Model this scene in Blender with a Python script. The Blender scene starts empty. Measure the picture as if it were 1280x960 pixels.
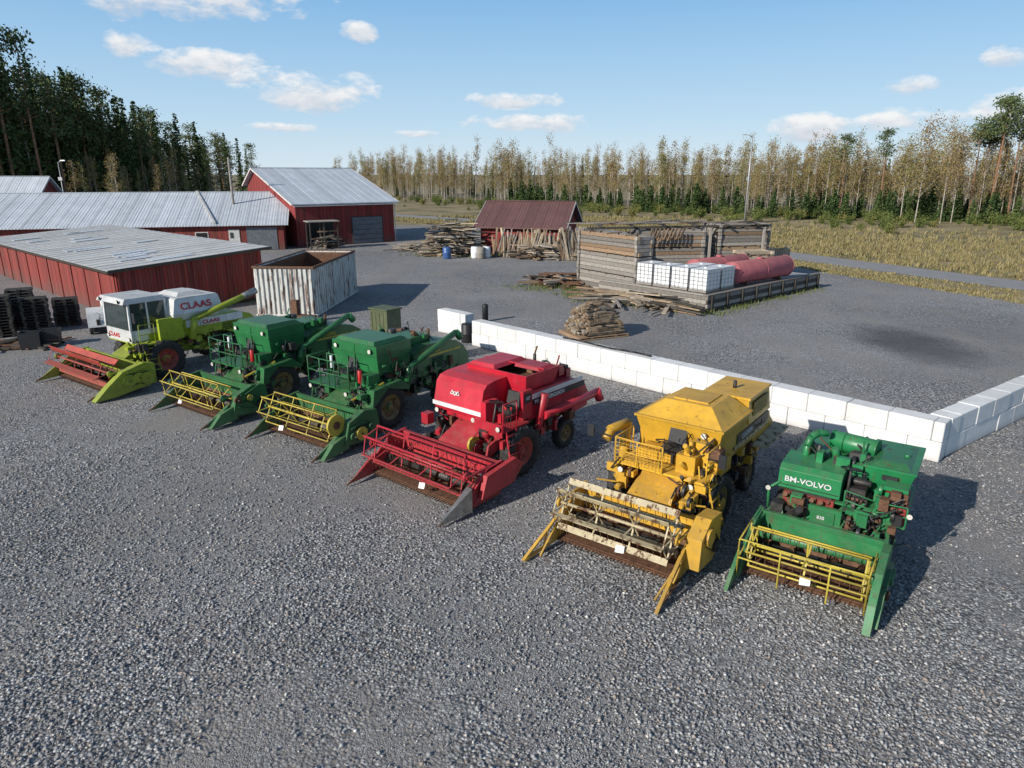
import bpy, math, random, bmesh
import numpy as np
from mathutils import Vector, Matrix
R = random.Random(7)
U = R.uniform
sc = bpy.context.scene
col = sc.collection
sc.view_settings.view_transform = 'Standard'
sc.view_settings.look = 'None'
sc.view_settings.exposure = 0

# ---------------------------------------------------------------- materials
def newmat(name):
    m = bpy.data.materials.new(name); m.use_nodes = True
    nt = m.node_tree; nt.nodes.clear()
    out = nt.nodes.new('ShaderNodeOutputMaterial')
    b = nt.nodes.new('ShaderNodeBsdfPrincipled')
    nt.links.new(b.outputs[0], out.inputs[0])
    return m, nt, b, out
def N(nt, t, **k):
    n = nt.nodes.new(t)
    for a, v in k.items(): setattr(n, a, v)
    return n
def noise(nt, vec, scale, detail=4, rough=.6):
    n = N(nt, 'ShaderNodeTexNoise'); n.inputs['Scale'].default_value = scale
    n.inputs['Detail'].default_value = min(detail, 5); n.inputs['Roughness'].default_value = rough
    nt.links.new(vec, n.inputs['Vector']); return n.outputs[0]
def ramp(nt, fac, stops):
    r = N(nt, 'ShaderNodeValToRGB'); cr = r.color_ramp
    while len(cr.elements) < len(stops): cr.elements.new(.5)
    for e, (p, c) in zip(cr.elements, stops):
        e.position = p; e.color = (c, c, c, 1) if isinstance(c, (int, float)) else (*c[:3], 1)
    nt.links.new(fac, r.inputs[0]); return r.outputs[0]
def mixc(nt, fac, a, b, mode='MIX'):
    m = N(nt, 'ShaderNodeMix', data_type='RGBA', blend_type=mode)
    for s, v in ((0, fac), (6, a), (7, b)):
        if hasattr(v, 'links'): nt.links.new(v, m.inputs[s])
        elif s == 0: m.inputs[0].default_value = v
        else: m.inputs[s].default_value = (*v[:3], 1)
    return m.outputs[2]
def mth(nt, op, a, b=0., c=None, clamp=False):
    m = N(nt, 'ShaderNodeMath', operation=op); m.use_clamp = clamp
    for i, v in enumerate((a, b, c)):
        if v is None: continue
        if hasattr(v, 'links'): nt.links.new(v, m.inputs[i])
        else: m.inputs[i].default_value = v
    return m.outputs[0]
def bump(nt, b, h, strength=.3, dist=.02):
    n = N(nt, 'ShaderNodeBump'); n.inputs['Strength'].default_value = strength
    n.inputs['Distance'].default_value = dist
    nt.links.new(h, n.inputs['Height']); nt.links.new(n.outputs[0], b.inputs['Normal'])
def objco(nt): return N(nt, 'ShaderNodeTexCoord').outputs['Object']

def paint(name, c, rough=.4, rust=.5, dust=.35, metal=0.):
    m, nt, b, o = newmat(name); v = objco(nt)
    geo = N(nt, 'ShaderNodeNewGeometry')
    sep = N(nt, 'ShaderNodeSeparateXYZ'); nt.links.new(geo.outputs['Normal'], sep.inputs[0])
    sp = N(nt, 'ShaderNodeSeparateXYZ'); nt.links.new(geo.outputs['Position'], sp.inputs[0])
    n1 = noise(nt, v, 1.7, 4)
    fade = ramp(nt, n1, [(.3, [x*.72 for x in c]), (.6, c), (.8, [min(1, x*1.12+.02) for x in c])])
    fade = mixc(nt, 1., fade, ramp(nt, geo.outputs['Random Per Island'], [(0, .78), (1, 1.12)]), 'MULTIPLY')
    up = mth(nt, 'MULTIPLY', mth(nt, 'MAXIMUM', sep.outputs[2], 0.), dust*.6)
    low = ramp(nt, mth(nt, 'DIVIDE', sp.outputs[2], 1.6), [(0, .9), (1, .08)])
    n2 = noise(nt, v, 6, 5, .75)
    dm = mth(nt, 'MULTIPLY', mth(nt, 'ADD', up, mth(nt, 'MULTIPLY', low, dust*1.2)), ramp(nt, n2, [(.35, .2), (.65, 1)]), clamp=True)
    c1 = mixc(nt, dm, fade, (.22, .175, .125))
    mp = N(nt, 'ShaderNodeMapping'); mp.inputs['Scale'].default_value = (1, 1, .45); nt.links.new(v, mp.inputs[0])
    n3 = noise(nt, mp.outputs[0], 5.3, 5, .8)
    rm = ramp(nt, n3, [(.64-.12*rust, 0), (.70-.12*rust, 1)])
    rm = mth(nt, 'MULTIPLY', rm, min(1, .5+.5*rust))
    c2 = mixc(nt, rm, c1, (.10, .045, .022))
    nt.links.new(c2, b.inputs['Base Color'])
    rr = mth(nt, 'ADD', mth(nt, 'MULTIPLY', dm, .4), mth(nt, 'ADD', mth(nt, 'MULTIPLY', rm, .35), rough), clamp=True)
    nt.links.new(rr, b.inputs['Roughness']); b.inputs['Metallic'].default_value = metal
    bump(nt, b, mth(nt, 'ADD', n1, mth(nt, 'MULTIPLY', n2, .15)), .3, .03)
    return m
def simple(name, c, rough=.6, metal=0., var=.35, scale=3., bs=.2):
    m, nt, b, o = newmat(name); v = objco(nt)
    n = noise(nt, v, scale, 4, .7)
    nt.links.new(ramp(nt, n, [(.3, [x*(1-var) for x in c]), (.7, [min(1, x*(1+var*.6)) for x in c])]), b.inputs['Base Color'])
    b.inputs['Roughness'].default_value = rough; b.inputs['Metallic'].default_value = metal
    bump(nt, b, n, bs, .02)
    return m
RED = paint('red_paint', (.52, .014, .035), .38, .35, .35)
RED2 = paint('faded_red_paint', (.45, .05, .03), .5, .5, .4)
YEL = paint('yellow_paint', (.70, .39, .03), .42, .4, .35)
CREAM = paint('cream_paint', (.58, .48, .28), .5, 1.0, .4)
GRN = paint('green_paint', (.016, .15, .045), .34, .35, .35)
GRN2 = paint('bright_green_paint', (.012, .20, .065), .36, .45, .35)
LIME = paint('lime_paint', (.34, .42, .025), .42, .3, .3)
REELY = paint('reel_yellow_paint', (.60, .47, .05), .45, .6, .3)
RIMD = paint('dusty_rim_paint', (.30, .20, .04), .6, .9, .8)
WHT = paint('white_paint', (.76, .76, .74), .4, .2, .35)
BLK = simple('black_paint', (.02, .02, .022), .5)
RUST = simple('rusty_steel', (.15, .072, .038), .8, .1, .6, 9)
DSTEEL = simple('dark_steel', (.07, .065, .06), .55, .6, .5, 8)
STEEL = simple('worn_steel', (.38, .37, .35), .4, .8, .4, 6)
TYRE = simple('tyre_rubber', (.04, .038, .035), .85, 0, .5, 6)
SEAT = simple('seat_vinyl', (.03, .03, .03), .6)
REDTXT = simple('red_lettering', (.55, .02, .02), .5)
LAMPG = simple('lamp_glass', (.65, .62, .55), .15)
ENGR = paint('engine_red', (.35, .03, .025), .5, .8, .5)
PAPER = simple('paper_white', (.8, .8, .8), .7, 0, .05)
m, nt, b, o = newmat('cab_glass'); b.inputs['Base Color'].default_value = (.05, .07, .07, 1)
b.inputs['Roughness'].default_value = .06; b.inputs['Specular IOR Level'].default_value = .8; b.inputs['Alpha'].default_value = .5
GLASS = m

def wood(name, c, scale=1., var=.5):
    m, nt, b, o = newmat(name); v = objco(nt)
    geo = N(nt, 'ShaderNodeNewGeometry')
    n = noise(nt, v, 5*scale, 5, .75)
    c1 = ramp(nt, geo.outputs['Random Per Island'], [(0, [x*(1-var) for x in c]), (.5, c), (1, [min(1, x*(1+var)) for x in c])])
    c2 = mixc(nt, 1., c1, ramp(nt, n, [(.25, .55), (.75, 1.15)]), 'MULTIPLY')
    nt.links.new(c2, b.inputs['Base Color']); b.inputs['Roughness'].default_value = .85
    bump(nt, b, n, .4, .02); return m
GREYWOOD = wood('weathered_wood', (.29, .26, .225), 1., .35)
BROWNWOOD = wood('brown_wood', (.25, .165, .10))
PALEWOOD = wood('pale_wood', (.42, .34, .24))
TANWOOD = wood('tan_wood', (.27, .20, .13), 1., .45)
DARKWOOD = wood('dark_wood', (.065, .055, .045))

def planks(name, c, pw=.16):
    m, nt, b, o = newmat(name); v = objco(nt)
    s = N(nt, 'ShaderNodeSeparateXYZ'); nt.links.new(v, s.inputs[0])
    u = mth(nt, 'DIVIDE', mth(nt, 'ADD', s.outputs[0], s.outputs[1]), pw)
    fl = mth(nt, 'FLOOR', u); fr = mth(nt, 'FRACT', u)
    w = N(nt, 'ShaderNodeTexWhiteNoise', noise_dimensions='1D'); nt.links.new(fl, w.inputs['W'])
    groove = ramp(nt, fr, [(0, 0), (.08, 1), (.92, 1), (1, 0)])
    mp = N(nt, 'ShaderNodeMapping'); mp.inputs['Scale'].default_value = (3, 3, .4); nt.links.new(v, mp.inputs[0])
    n = noise(nt, mp.outputs[0], 2.2, 5, .7)
    c1 = ramp(nt, w.outputs[0], [(0, [x*.6 for x in c]), (1, [x*1.3 for x in c])])
    c2 = mixc(nt, ramp(nt, n, [(.42, 0), (.72, .8)]), c1, (.15, .08, .06))
    lowm = ramp(nt, mth(nt, 'DIVIDE', s.outputs[2], 1.0), [(0, .6), (1, 0)])
    c2 = mixc(nt, lowm, c2, (.12, .08, .065))
    c3 = mixc(nt, groove, [x*.25 for x in c], c2)
    nt.links.new(c3, b.inputs['Base Color']); b.inputs['Roughness'].default_value = .85
    bump(nt, b, mth(nt, 'ADD', groove, mth(nt, 'MULTIPLY', n, .3)), .7, .03); return m
REDWALL = planks('falu_red_boards', (.27, .034, .027), .2)
REDWALL2 = planks('falu_red_boards_barn', (.27, .024, .024), .22)
def roofm(name, c, metal=.0, rough=.45, axis=0, grime=.35):
    m, nt, b, o = newmat(name); v = objco(nt)
    s = N(nt, 'ShaderNodeSeparateXYZ'); nt.links.new(v, s.inputs[0])
    n = noise(nt, v, .6, 5, .7); n2 = noise(nt, v, 3.5, 5, .75)
    w = N(nt, 'ShaderNodeTexWhiteNoise', noise_dimensions='1D')
    nt.links.new(mth(nt, 'FLOOR', mth(nt, 'DIVIDE', s.outputs[axis], 1.1)), w.inputs['W'])
    c1 = ramp(nt, n, [(.3, [x*.85 for x in c]), (.7, [min(1, x*1.08) for x in c])])
    c1 = mixc(nt, 1., c1, ramp(nt, w.outputs[0], [(0, .88), (1, 1.04)]), 'MULTIPLY')
    c2 = mixc(nt, ramp(nt, n2, [(.52, 0), (.75, grime)]), c1, (.22, .18, .15))
    nt.links.new(c2, b.inputs['Base Color']); b.inputs['Roughness'].default_value = rough
    b.inputs['Metallic'].default_value = metal
    rib = mth(nt, 'SINE', mth(nt, 'MULTIPLY', s.outputs[axis], 2*math.pi/.3))
    bump(nt, b, rib, .3, .03); return m
ROOFG = roofm('galvanised_roof', (.56, .60, .64), 0., .5)
ROOFW = roofm('weathered_sheet_roof', (.62, .61, .585), 0., .55, 1, .7)
ROOFB = roofm('brown_roof', (.15, .075, .068), 0, .5)
DOORG = simple('grey_door', (.14, .15, .165), .5)
DARK = simple('dark_interior', (.012, .012, .012), .9)
BARGE = simple('white_trim', (.62, .60, .57), .6)

m, nt, b, o = newmat('white_concrete'); v = objco(nt)
geo = N(nt, 'ShaderNodeNewGeometry')
n = noise(nt, v, 2.2, 5, .7)
c1 = ramp(nt, n, [(.3, (.68, .67, .64)), (.7, (.84, .83, .81))])
c1 = mixc(nt, 1., c1, ramp(nt, geo.outputs['Random Per Island'], [(0, .85), (1, 1.0)]), 'MULTIPLY')
sp = N(nt, 'ShaderNodeSeparateXYZ'); nt.links.new(v, sp.inputs[0])
c1 = mixc(nt, mth(nt, 'MULTIPLY', ramp(nt, sp.outputs[2], [(0, .8), (.25, 0)]), ramp(nt, n, [(.35, .3), (.65, 1)])), c1, (.30, .28, .26))
mp = N(nt, 'ShaderNodeMapping'); mp.inputs['Scale'].default_value = (3, 3, .3); nt.links.new(v, mp.inputs[0])
c1 = mixc(nt, ramp(nt, noise(nt, mp.outputs[0], 1.5, 5, .7), [(.58, 0), (.75, .3)]), c1, (.42, .40, .36))
nt.links.new(c1, b.inputs['Base Color']); b.inputs['Roughness'].default_value = .85
bump(nt, b, n, .3, .01); CONC = m

m, nt, b, o = newmat('container_paint'); v = objco(nt)
mp = N(nt, 'ShaderNodeMapping'); mp.inputs['Scale'].default_value = (2.5, 2.5, .5); nt.links.new(v, mp.inputs[0])
n = noise(nt, mp.outputs[0], 1.6, 5, .75)
nt.links.new(mixc(nt, ramp(nt, n, [(.50, 0), (.62, 1)]), (.60, .60, .56), (.17, .075, .038)), b.inputs['Base Color'])
b.inputs['Roughness'].default_value = .7; bump(nt, b, n, .3, .02); CONT = m

def gravel(name):
    m, nt, b, o = newmat(name)
    v = objco(nt)
    def vor(scale):
        t = N(nt, 'ShaderNodeTexVoronoi', feature='F1'); t.inputs['Scale'].default_value = scale
        nt.links.new(v, t.inputs['Vector']); return t
    v1 = vor(18); v2 = vor(42)
    big = noise(nt, v, .16, 3, .6); mid = noise(nt, v, .7, 4, .65)
    sel = ramp(nt, mth(nt, 'ADD', mth(nt, 'MULTIPLY', big, .65), mth(nt, 'MULTIPLY', mid, .35)), [(.46, 0), (.57, 1)])
    def stone(t, k):
        s = N(nt, 'ShaderNodeSeparateColor'); nt.links.new(t.outputs['Color'], s.inputs[0])
        a = ramp(nt, s.outputs[0], [(0, [x*k for x in (.13, .132, .14)]), (.45, [x*k for x in (.28, .28, .285)]), (.8, [x*k for x in (.41, .41, .405)]), (1, (.70, .69, .67))])
        warm = mixc(nt, ramp(nt, s.outputs[1], [(.80, 0), (.86, .5)]), a, (.36, .28, .22))
        edge = ramp(nt, t.outputs['Distance'], [(.25, 1.12), (.75, .34)])
        return mixc(nt, 1., warm, edge, 'MULTIPLY')
    c = mixc(nt, sel, stone(v1, 1.), stone(v2, 1.05))
    tone = ramp(nt, noise(nt, v, .10, 5, .6), [(.33, .82), (.5, 1.0), (.68, 1.22)])
    c = mixc(nt, 1., c, tone, 'MULTIPLY')
    mp = N(nt, 'ShaderNodeMapping'); mp.inputs['Rotation'].default_value = (0, 0, .5); mp.inputs['Scale'].default_value = (1, .35, 1); nt.links.new(v, mp.inputs[0])
    c = mixc(nt, ramp(nt, noise(nt, mp.outputs[0], .45, 5, .7), [(.47, 0), (.68, .7)]), c, (.27, .245, .22))
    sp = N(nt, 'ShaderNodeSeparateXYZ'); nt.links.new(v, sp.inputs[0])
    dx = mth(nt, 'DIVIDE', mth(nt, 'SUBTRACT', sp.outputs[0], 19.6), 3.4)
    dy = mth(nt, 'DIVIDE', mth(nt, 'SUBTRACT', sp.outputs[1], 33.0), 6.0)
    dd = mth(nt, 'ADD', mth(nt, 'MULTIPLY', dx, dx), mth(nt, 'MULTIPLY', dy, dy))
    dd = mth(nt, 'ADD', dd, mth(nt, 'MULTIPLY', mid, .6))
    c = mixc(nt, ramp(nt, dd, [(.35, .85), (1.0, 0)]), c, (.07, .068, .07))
    nt.links.new(c, b.inputs['Base Color']); b.inputs['Roughness'].default_value = .85
    h = mixc(nt, sel, ramp(nt, v1.outputs['Distance'], [(.1, 1), (.8, 0)]), ramp(nt, v2.outputs['Distance'], [(.1, .6), (.8, 0)]))
    bump(nt, b, h, .85, .026)
    return m
GRAVEL = gravel('gravel')
ROADM = simple('road_surface', (.26, .255, .25), .9, 0, .15, .8)
m, nt, b, o = newmat('stone_material'); geo = N(nt, 'ShaderNodeNewGeometry')
nt.links.new(ramp(nt, geo.outputs['Random Per Island'], [(0, (.14, .142, .15)), (.5, (.29, .29, .295)), (.85, (.43, .43, .425)), (.93, (.32, .25, .2)), (1, (.70, .69, .66))]), b.inputs['Base Color'])
b.inputs['Roughness'].default_value = .8; STONE = m
m, nt, b, o = newmat('field_ground'); v = objco(nt)
n = noise(nt, v, .12, 5, .7); n2 = noise(nt, v, 2.5, 4, .75)
c = ramp(nt, n, [(.35, (.12, .12, .045)), (.5, (.28, .22, .11)), (.65, (.38, .30, .17))])
c = mixc(nt, 1., c, ramp(nt, n2, [(.3, .6), (.7, 1.15)]), 'MULTIPLY')
nt.links.new(c, b.inputs['Base Color']); b.inputs['Roughness'].default_value = .95
bump(nt, b, n2, .6, .12); FIELD = m

def leafmat(name, stops, trans=.25):
    m, nt, b, o = newmat(name)
    oi = N(nt, 'ShaderNodeObjectInfo'); geo = N(nt, 'ShaderNodeNewGeometry')
    f = mth(nt, 'ADD', mth(nt, 'MULTIPLY', oi.outputs['Random'], .6), mth(nt, 'MULTIPLY', geo.outputs['Random Per Island'], .4))
    c = ramp(nt, f, stops)
    nt.links.new(c, b.inputs['Base Color']); b.inputs['Roughness'].default_value = .7
    b.inputs['Specular IOR Level'].default_value = .2
    if trans:
        t = N(nt, 'ShaderNodeBsdfTranslucent'); nt.links.new(c, t.inputs[0])
        mx = N(nt, 'ShaderNodeMixShader'); mx.inputs[0].default_value = trans
        nt.links.new(b.outputs[0], mx.inputs[1]); nt.links.new(t.outputs[0], mx.inputs[2]); nt.links.new(mx.outputs[0], o.inputs[0])
    return m
SPR = leafmat('spruce_needles', [(0, (.030, .055, .018)), (.5, (.055, .09, .028)), (1, (.10, .13, .04))], 0)
PIN = leafmat('pine_needles', [(0, (.055, .085, .035)), (.8, (.11, .14, .055)), (1, (.18, .16, .06))], 0)
BIR = leafmat('birch_leaves', [(0, (.13, .16, .05)), (.25, (.25, .23, .08)), (.5, (.36, .27, .10)), (.7, (.29, .20, .10)), (.85, (.24, .17, .10)), (1, (.52, .38, .11))], .25)
BUSHM = leafmat('bush_leaves', [(0, (.07, .11, .03)), (.6, (.15, .18, .05)), (1, (.33, .25, .08))], .15)
GRASSM = leafmat('dry_grass', [(0, (.17, .18, .06)), (.5, (.34, .27, .13)), (1, (.46, .37, .21))], .15)
WEEDM = leafmat('weed_leaves', [(0, (.08, .12, .03)), (.6, (.17, .19, .06)), (1, (.34, .28, .13))], .1)
BARKB = simple('birch_bark', (.44, .39, .33), .8, 0, .55, 2)
BARKD = simple('conifer_bark', (.14, .09, .06), .9, 0, .5, 2)
BARKP = simple('pine_bark', (.28, .15, .085), .9, 0, .4, 2)

# ---------------------------------------------------------------- mesh builder
class MB:
    def __init__(s): s.v = []; s.f = []; s.m = []; s.s = []; s.mats = []
    def mi(s, mat):
        if mat not in s.mats: s.mats.append(mat)
        return s.mats.index(mat)
    def add(s, vs, fs, mat, sm=False):
        o = len(s.v); s.v += [tuple(p) for p in vs]; k = s.mi(mat)
        for i, f in enumerate(fs):
            s.f.append(tuple(o+j for j in f)); s.m.append(k)
            s.s.append(sm[i] if isinstance(sm, list) else sm)
    def hexa(s, p, mat):
        s.add(p, [(0, 3, 2, 1), (4, 5, 6, 7), (0, 1, 5, 4), (1, 2, 6, 5), (2, 3, 7, 6), (3, 0, 4, 7)], mat)
    def box(s, x0, x1, y0, y1, z0, z1, mat):
        s.hexa([(x0, y0, z0), (x1, y0, z0), (x1, y1, z0), (x0, y1, z0), (x0, y0, z1), (x1, y0, z1), (x1, y1, z1), (x0, y1, z1)], mat)
    def frus(s, b, t, z0, z1, mat):
        x0, x1, y0, y1 = b; X0, X1, Y0, Y1 = t
        s.hexa([(x0, y0, z0), (x1, y0, z0), (x1, y1, z0), (x0, y1, z0), (X0, Y0, z1), (X1, Y0, z1), (X1, Y1, z1), (X0, Y1, z1)], mat)
    def prism(s, prof, x0, x1, mat):
        n = len(prof)
        vs = [(x0, y, z) for y, z in prof]+[(x1, y, z) for y, z in prof]
        fs = [tuple(range(n))[::-1], tuple(range(n, 2*n))]+[(i, (i+1) % n, n+(i+1) % n, n+i) for i in range(n)]
        s.add(vs, fs, mat)
    def prismx(s, prof, y0, y1, mat):
        n = len(prof)
        vs = [(x, y0, z) for x, z in prof]+[(x, y1, z) for x, z in prof]
        fs = [tuple(range(n))[::-1], tuple(range(n, 2*n))]+[(i, (i+1) % n, n+(i+1) % n, n+i) for i in range(n)]
        s.add(vs, fs, mat)
    def fr(s, a):
        a = Vector(a).normalized(); u = Vector((0, 0, 1)) if abs(a.z) < .9 else Vector((0, 1, 0))
        x = u.cross(a).normalized(); return x, a.cross(x)
    def cyl(s, p, q, r, mat, n=12, r2=None):
        p = Vector(p); q = Vector(q); x, y = s.fr(q-p); r2 = r if r2 is None else r2
        vs = []
        for c, rr in ((p, r), (q, r2)):
            for i in range(n):
                a = 2*math.pi*i/n; vs.append(c+x*(rr*math.cos(a))+y*(rr*math.sin(a)))
        fs = [(i, (i+1) % n, n+(i+1) % n, n+i) for i in range(n)]+[tuple(range(n))[::-1], tuple(range(n, 2*n))]
        s.add(vs, fs, mat, [n > 5]*n+[False]*2)
    def beam(s, p, q, w, h, mat):
        p = Vector(p); q = Vector(q); x, y = s.fr(q-p); x *= w/2; y *= h/2
        s.hexa([p-x-y, p+x-y, p+x+y, p-x+y, q-x-y, q+x-y, q+x+y, q-x+y], mat)
    def path(s, pts, r, mat, n=8):
        for a, b2 in zip(pts, pts[1:]): s.cyl(a, b2, r, mat, n)
    def lathe(s, c, axis, prof, mat, n=24):
        c = Vector(c); a = Vector(axis).normalized(); x, y = s.fr(a); k = len(prof); vs = []
        for i in range(n):
            t = 2*math.pi*i/n; d = x*math.cos(t)+y*math.sin(t)
            for r, h in prof: vs.append(c+d*r+a*h)
        fs = [(i*k+j, i*k+j+1, ((i+1) % n)*k+j+1, ((i+1) % n)*k+j) for i in range(n) for j in range(k-1)]
        s.add(vs, fs, mat, True)
    def ring(s, c, axis, R_, r, mat, n=20):
        s.lathe(c, axis, [(R_+r*math.cos(t), r*math.sin(t)) for t in [i*math.pi/3 for i in range(7)]], mat, n)
    def tank(s, b, t, z0, z1, mat, mi, th=.04):
        def q(e, z, d): x0, x1, y0, y1 = e; return [(x0+d, y0+d, z), (x1-d, y0+d, z), (x1-d, y1-d, z), (x0+d, y1-d, z)]
        vs = q(b, z0, 0)+q(t, z1, 0)+q(t, z1, th)+q(b, z0+.25*(z1-z0), th)
        fs = [(0, 3, 2, 1)]
        for i in range(4):
            j = (i+1) % 4
            for L in (0, 4): fs.append((L+i, L+j, L+4+j, L+4+i))
        s.add(vs, fs, mat)
        o = vs[8:]
        s.add(o, [(i, (i+1) % 4, 4+(i+1) % 4, 4+i) for i in range(4)]+[(4, 5, 6, 7)], mi)
    def obj(s, name, parent=None, bevel=0, recalc=True):
        me = bpy.data.meshes.new(name); me.from_pydata(s.v, [], s.f)
        for mt in s.mats: me.materials.append(mt)
        me.polygons.foreach_set('material_index', s.m); me.polygons.foreach_set('use_smooth', s.s)
        if recalc:
            bm = bmesh.new(); bm.from_mesh(me); bmesh.ops.recalc_face_normals(bm, faces=bm.faces); bm.to_mesh(me); bm.free()
        me.update()
        ob = bpy.data.objects.new(name, me); col.objects.link(ob)
        if parent: ob.parent = parent
        if bevel:
            md = ob.modifiers.new('bevel', 'BEVEL'); md.width = bevel; md.segments = 1; md.limit_method = 'ANGLE'; md.angle_limit = math.radians(38)
        return ob
def root(name, x, y, ang, z=0):
    e = bpy.data.objects.new(name, None); col.objects.link(e)
    e.location = (x, y, z); e.rotation_euler = (0, 0, math.radians(ang)); e.empty_display_size = .3
    return e
def text(P, s, loc, rot, size, mat, sx=1.):
    c = bpy.data.curves.new('lettering', 'FONT'); c.body = s; c.size = size; c.extrude = .004; c.offset = size*.02
    c.materials.append(mat); o = bpy.data.objects.new('lettering', c); col.objects.link(o); o.parent = P
    o.location = loc; o.rotation_euler = [math.radians(a) for a in rot]; o.scale = (sx, 1, 1); return o

# ---------------------------------------------------------------- combine parts
def wheel(M, cx, cy, r, w, rim, lug=True):
    h = w/2
    M.lathe((cx, cy, r), (1, 0, 0), [(r*.56, -h*.75), (r*.62, -h*.95), (r*.8, -h), (r*.93, -h*.92), (r*.97, -h*.6), (r*.985, 0), (r*.97, h*.6), (r*.93, h*.92), (r*.8, h), (r*.62, h*.95), (r*.56, h*.75)], TYRE, 30)
    if lug:
        n = 18
        for i in range(n):
            for sg in (-1, 1):
                a = 2*math.pi*(i+(.5 if sg > 0 else 0))/n; a2 = a+.2
                p = (cx, cy+math.cos(a)*r*.985, r+math.sin(a)*r*.985)
                q = (cx+sg*h*.96, cy+math.cos(a2)*r*.95, r+math.sin(a2)*r*.95)
                M.beam(p, q, .045, .05, TYRE)
    for sg in (-1, 1):
        M.lathe((cx, cy, r), (sg, 0, 0), [(.001, h*.35), (r*.2, h*.35), (r*.26, h*.2), (r*.42, h*.25), (r*.5, h*.7), (r*.57, h*.78)], rim, 24)
        M.cyl((cx+sg*h*.3, cy, r), (cx+sg*h*.75, cy, r), r*.13, rim, 10)
        for i in range(6):
            a = i*math.pi/3
            M.cyl((cx+sg*h*.3, cy+math.cos(a)*r*.33, r+math.sin(a)*r*.33), (cx+sg*h*.42, cy+math.cos(a)*r*.33, r+math.sin(a)*r*.33), .02, DSTEEL, 6)

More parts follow.
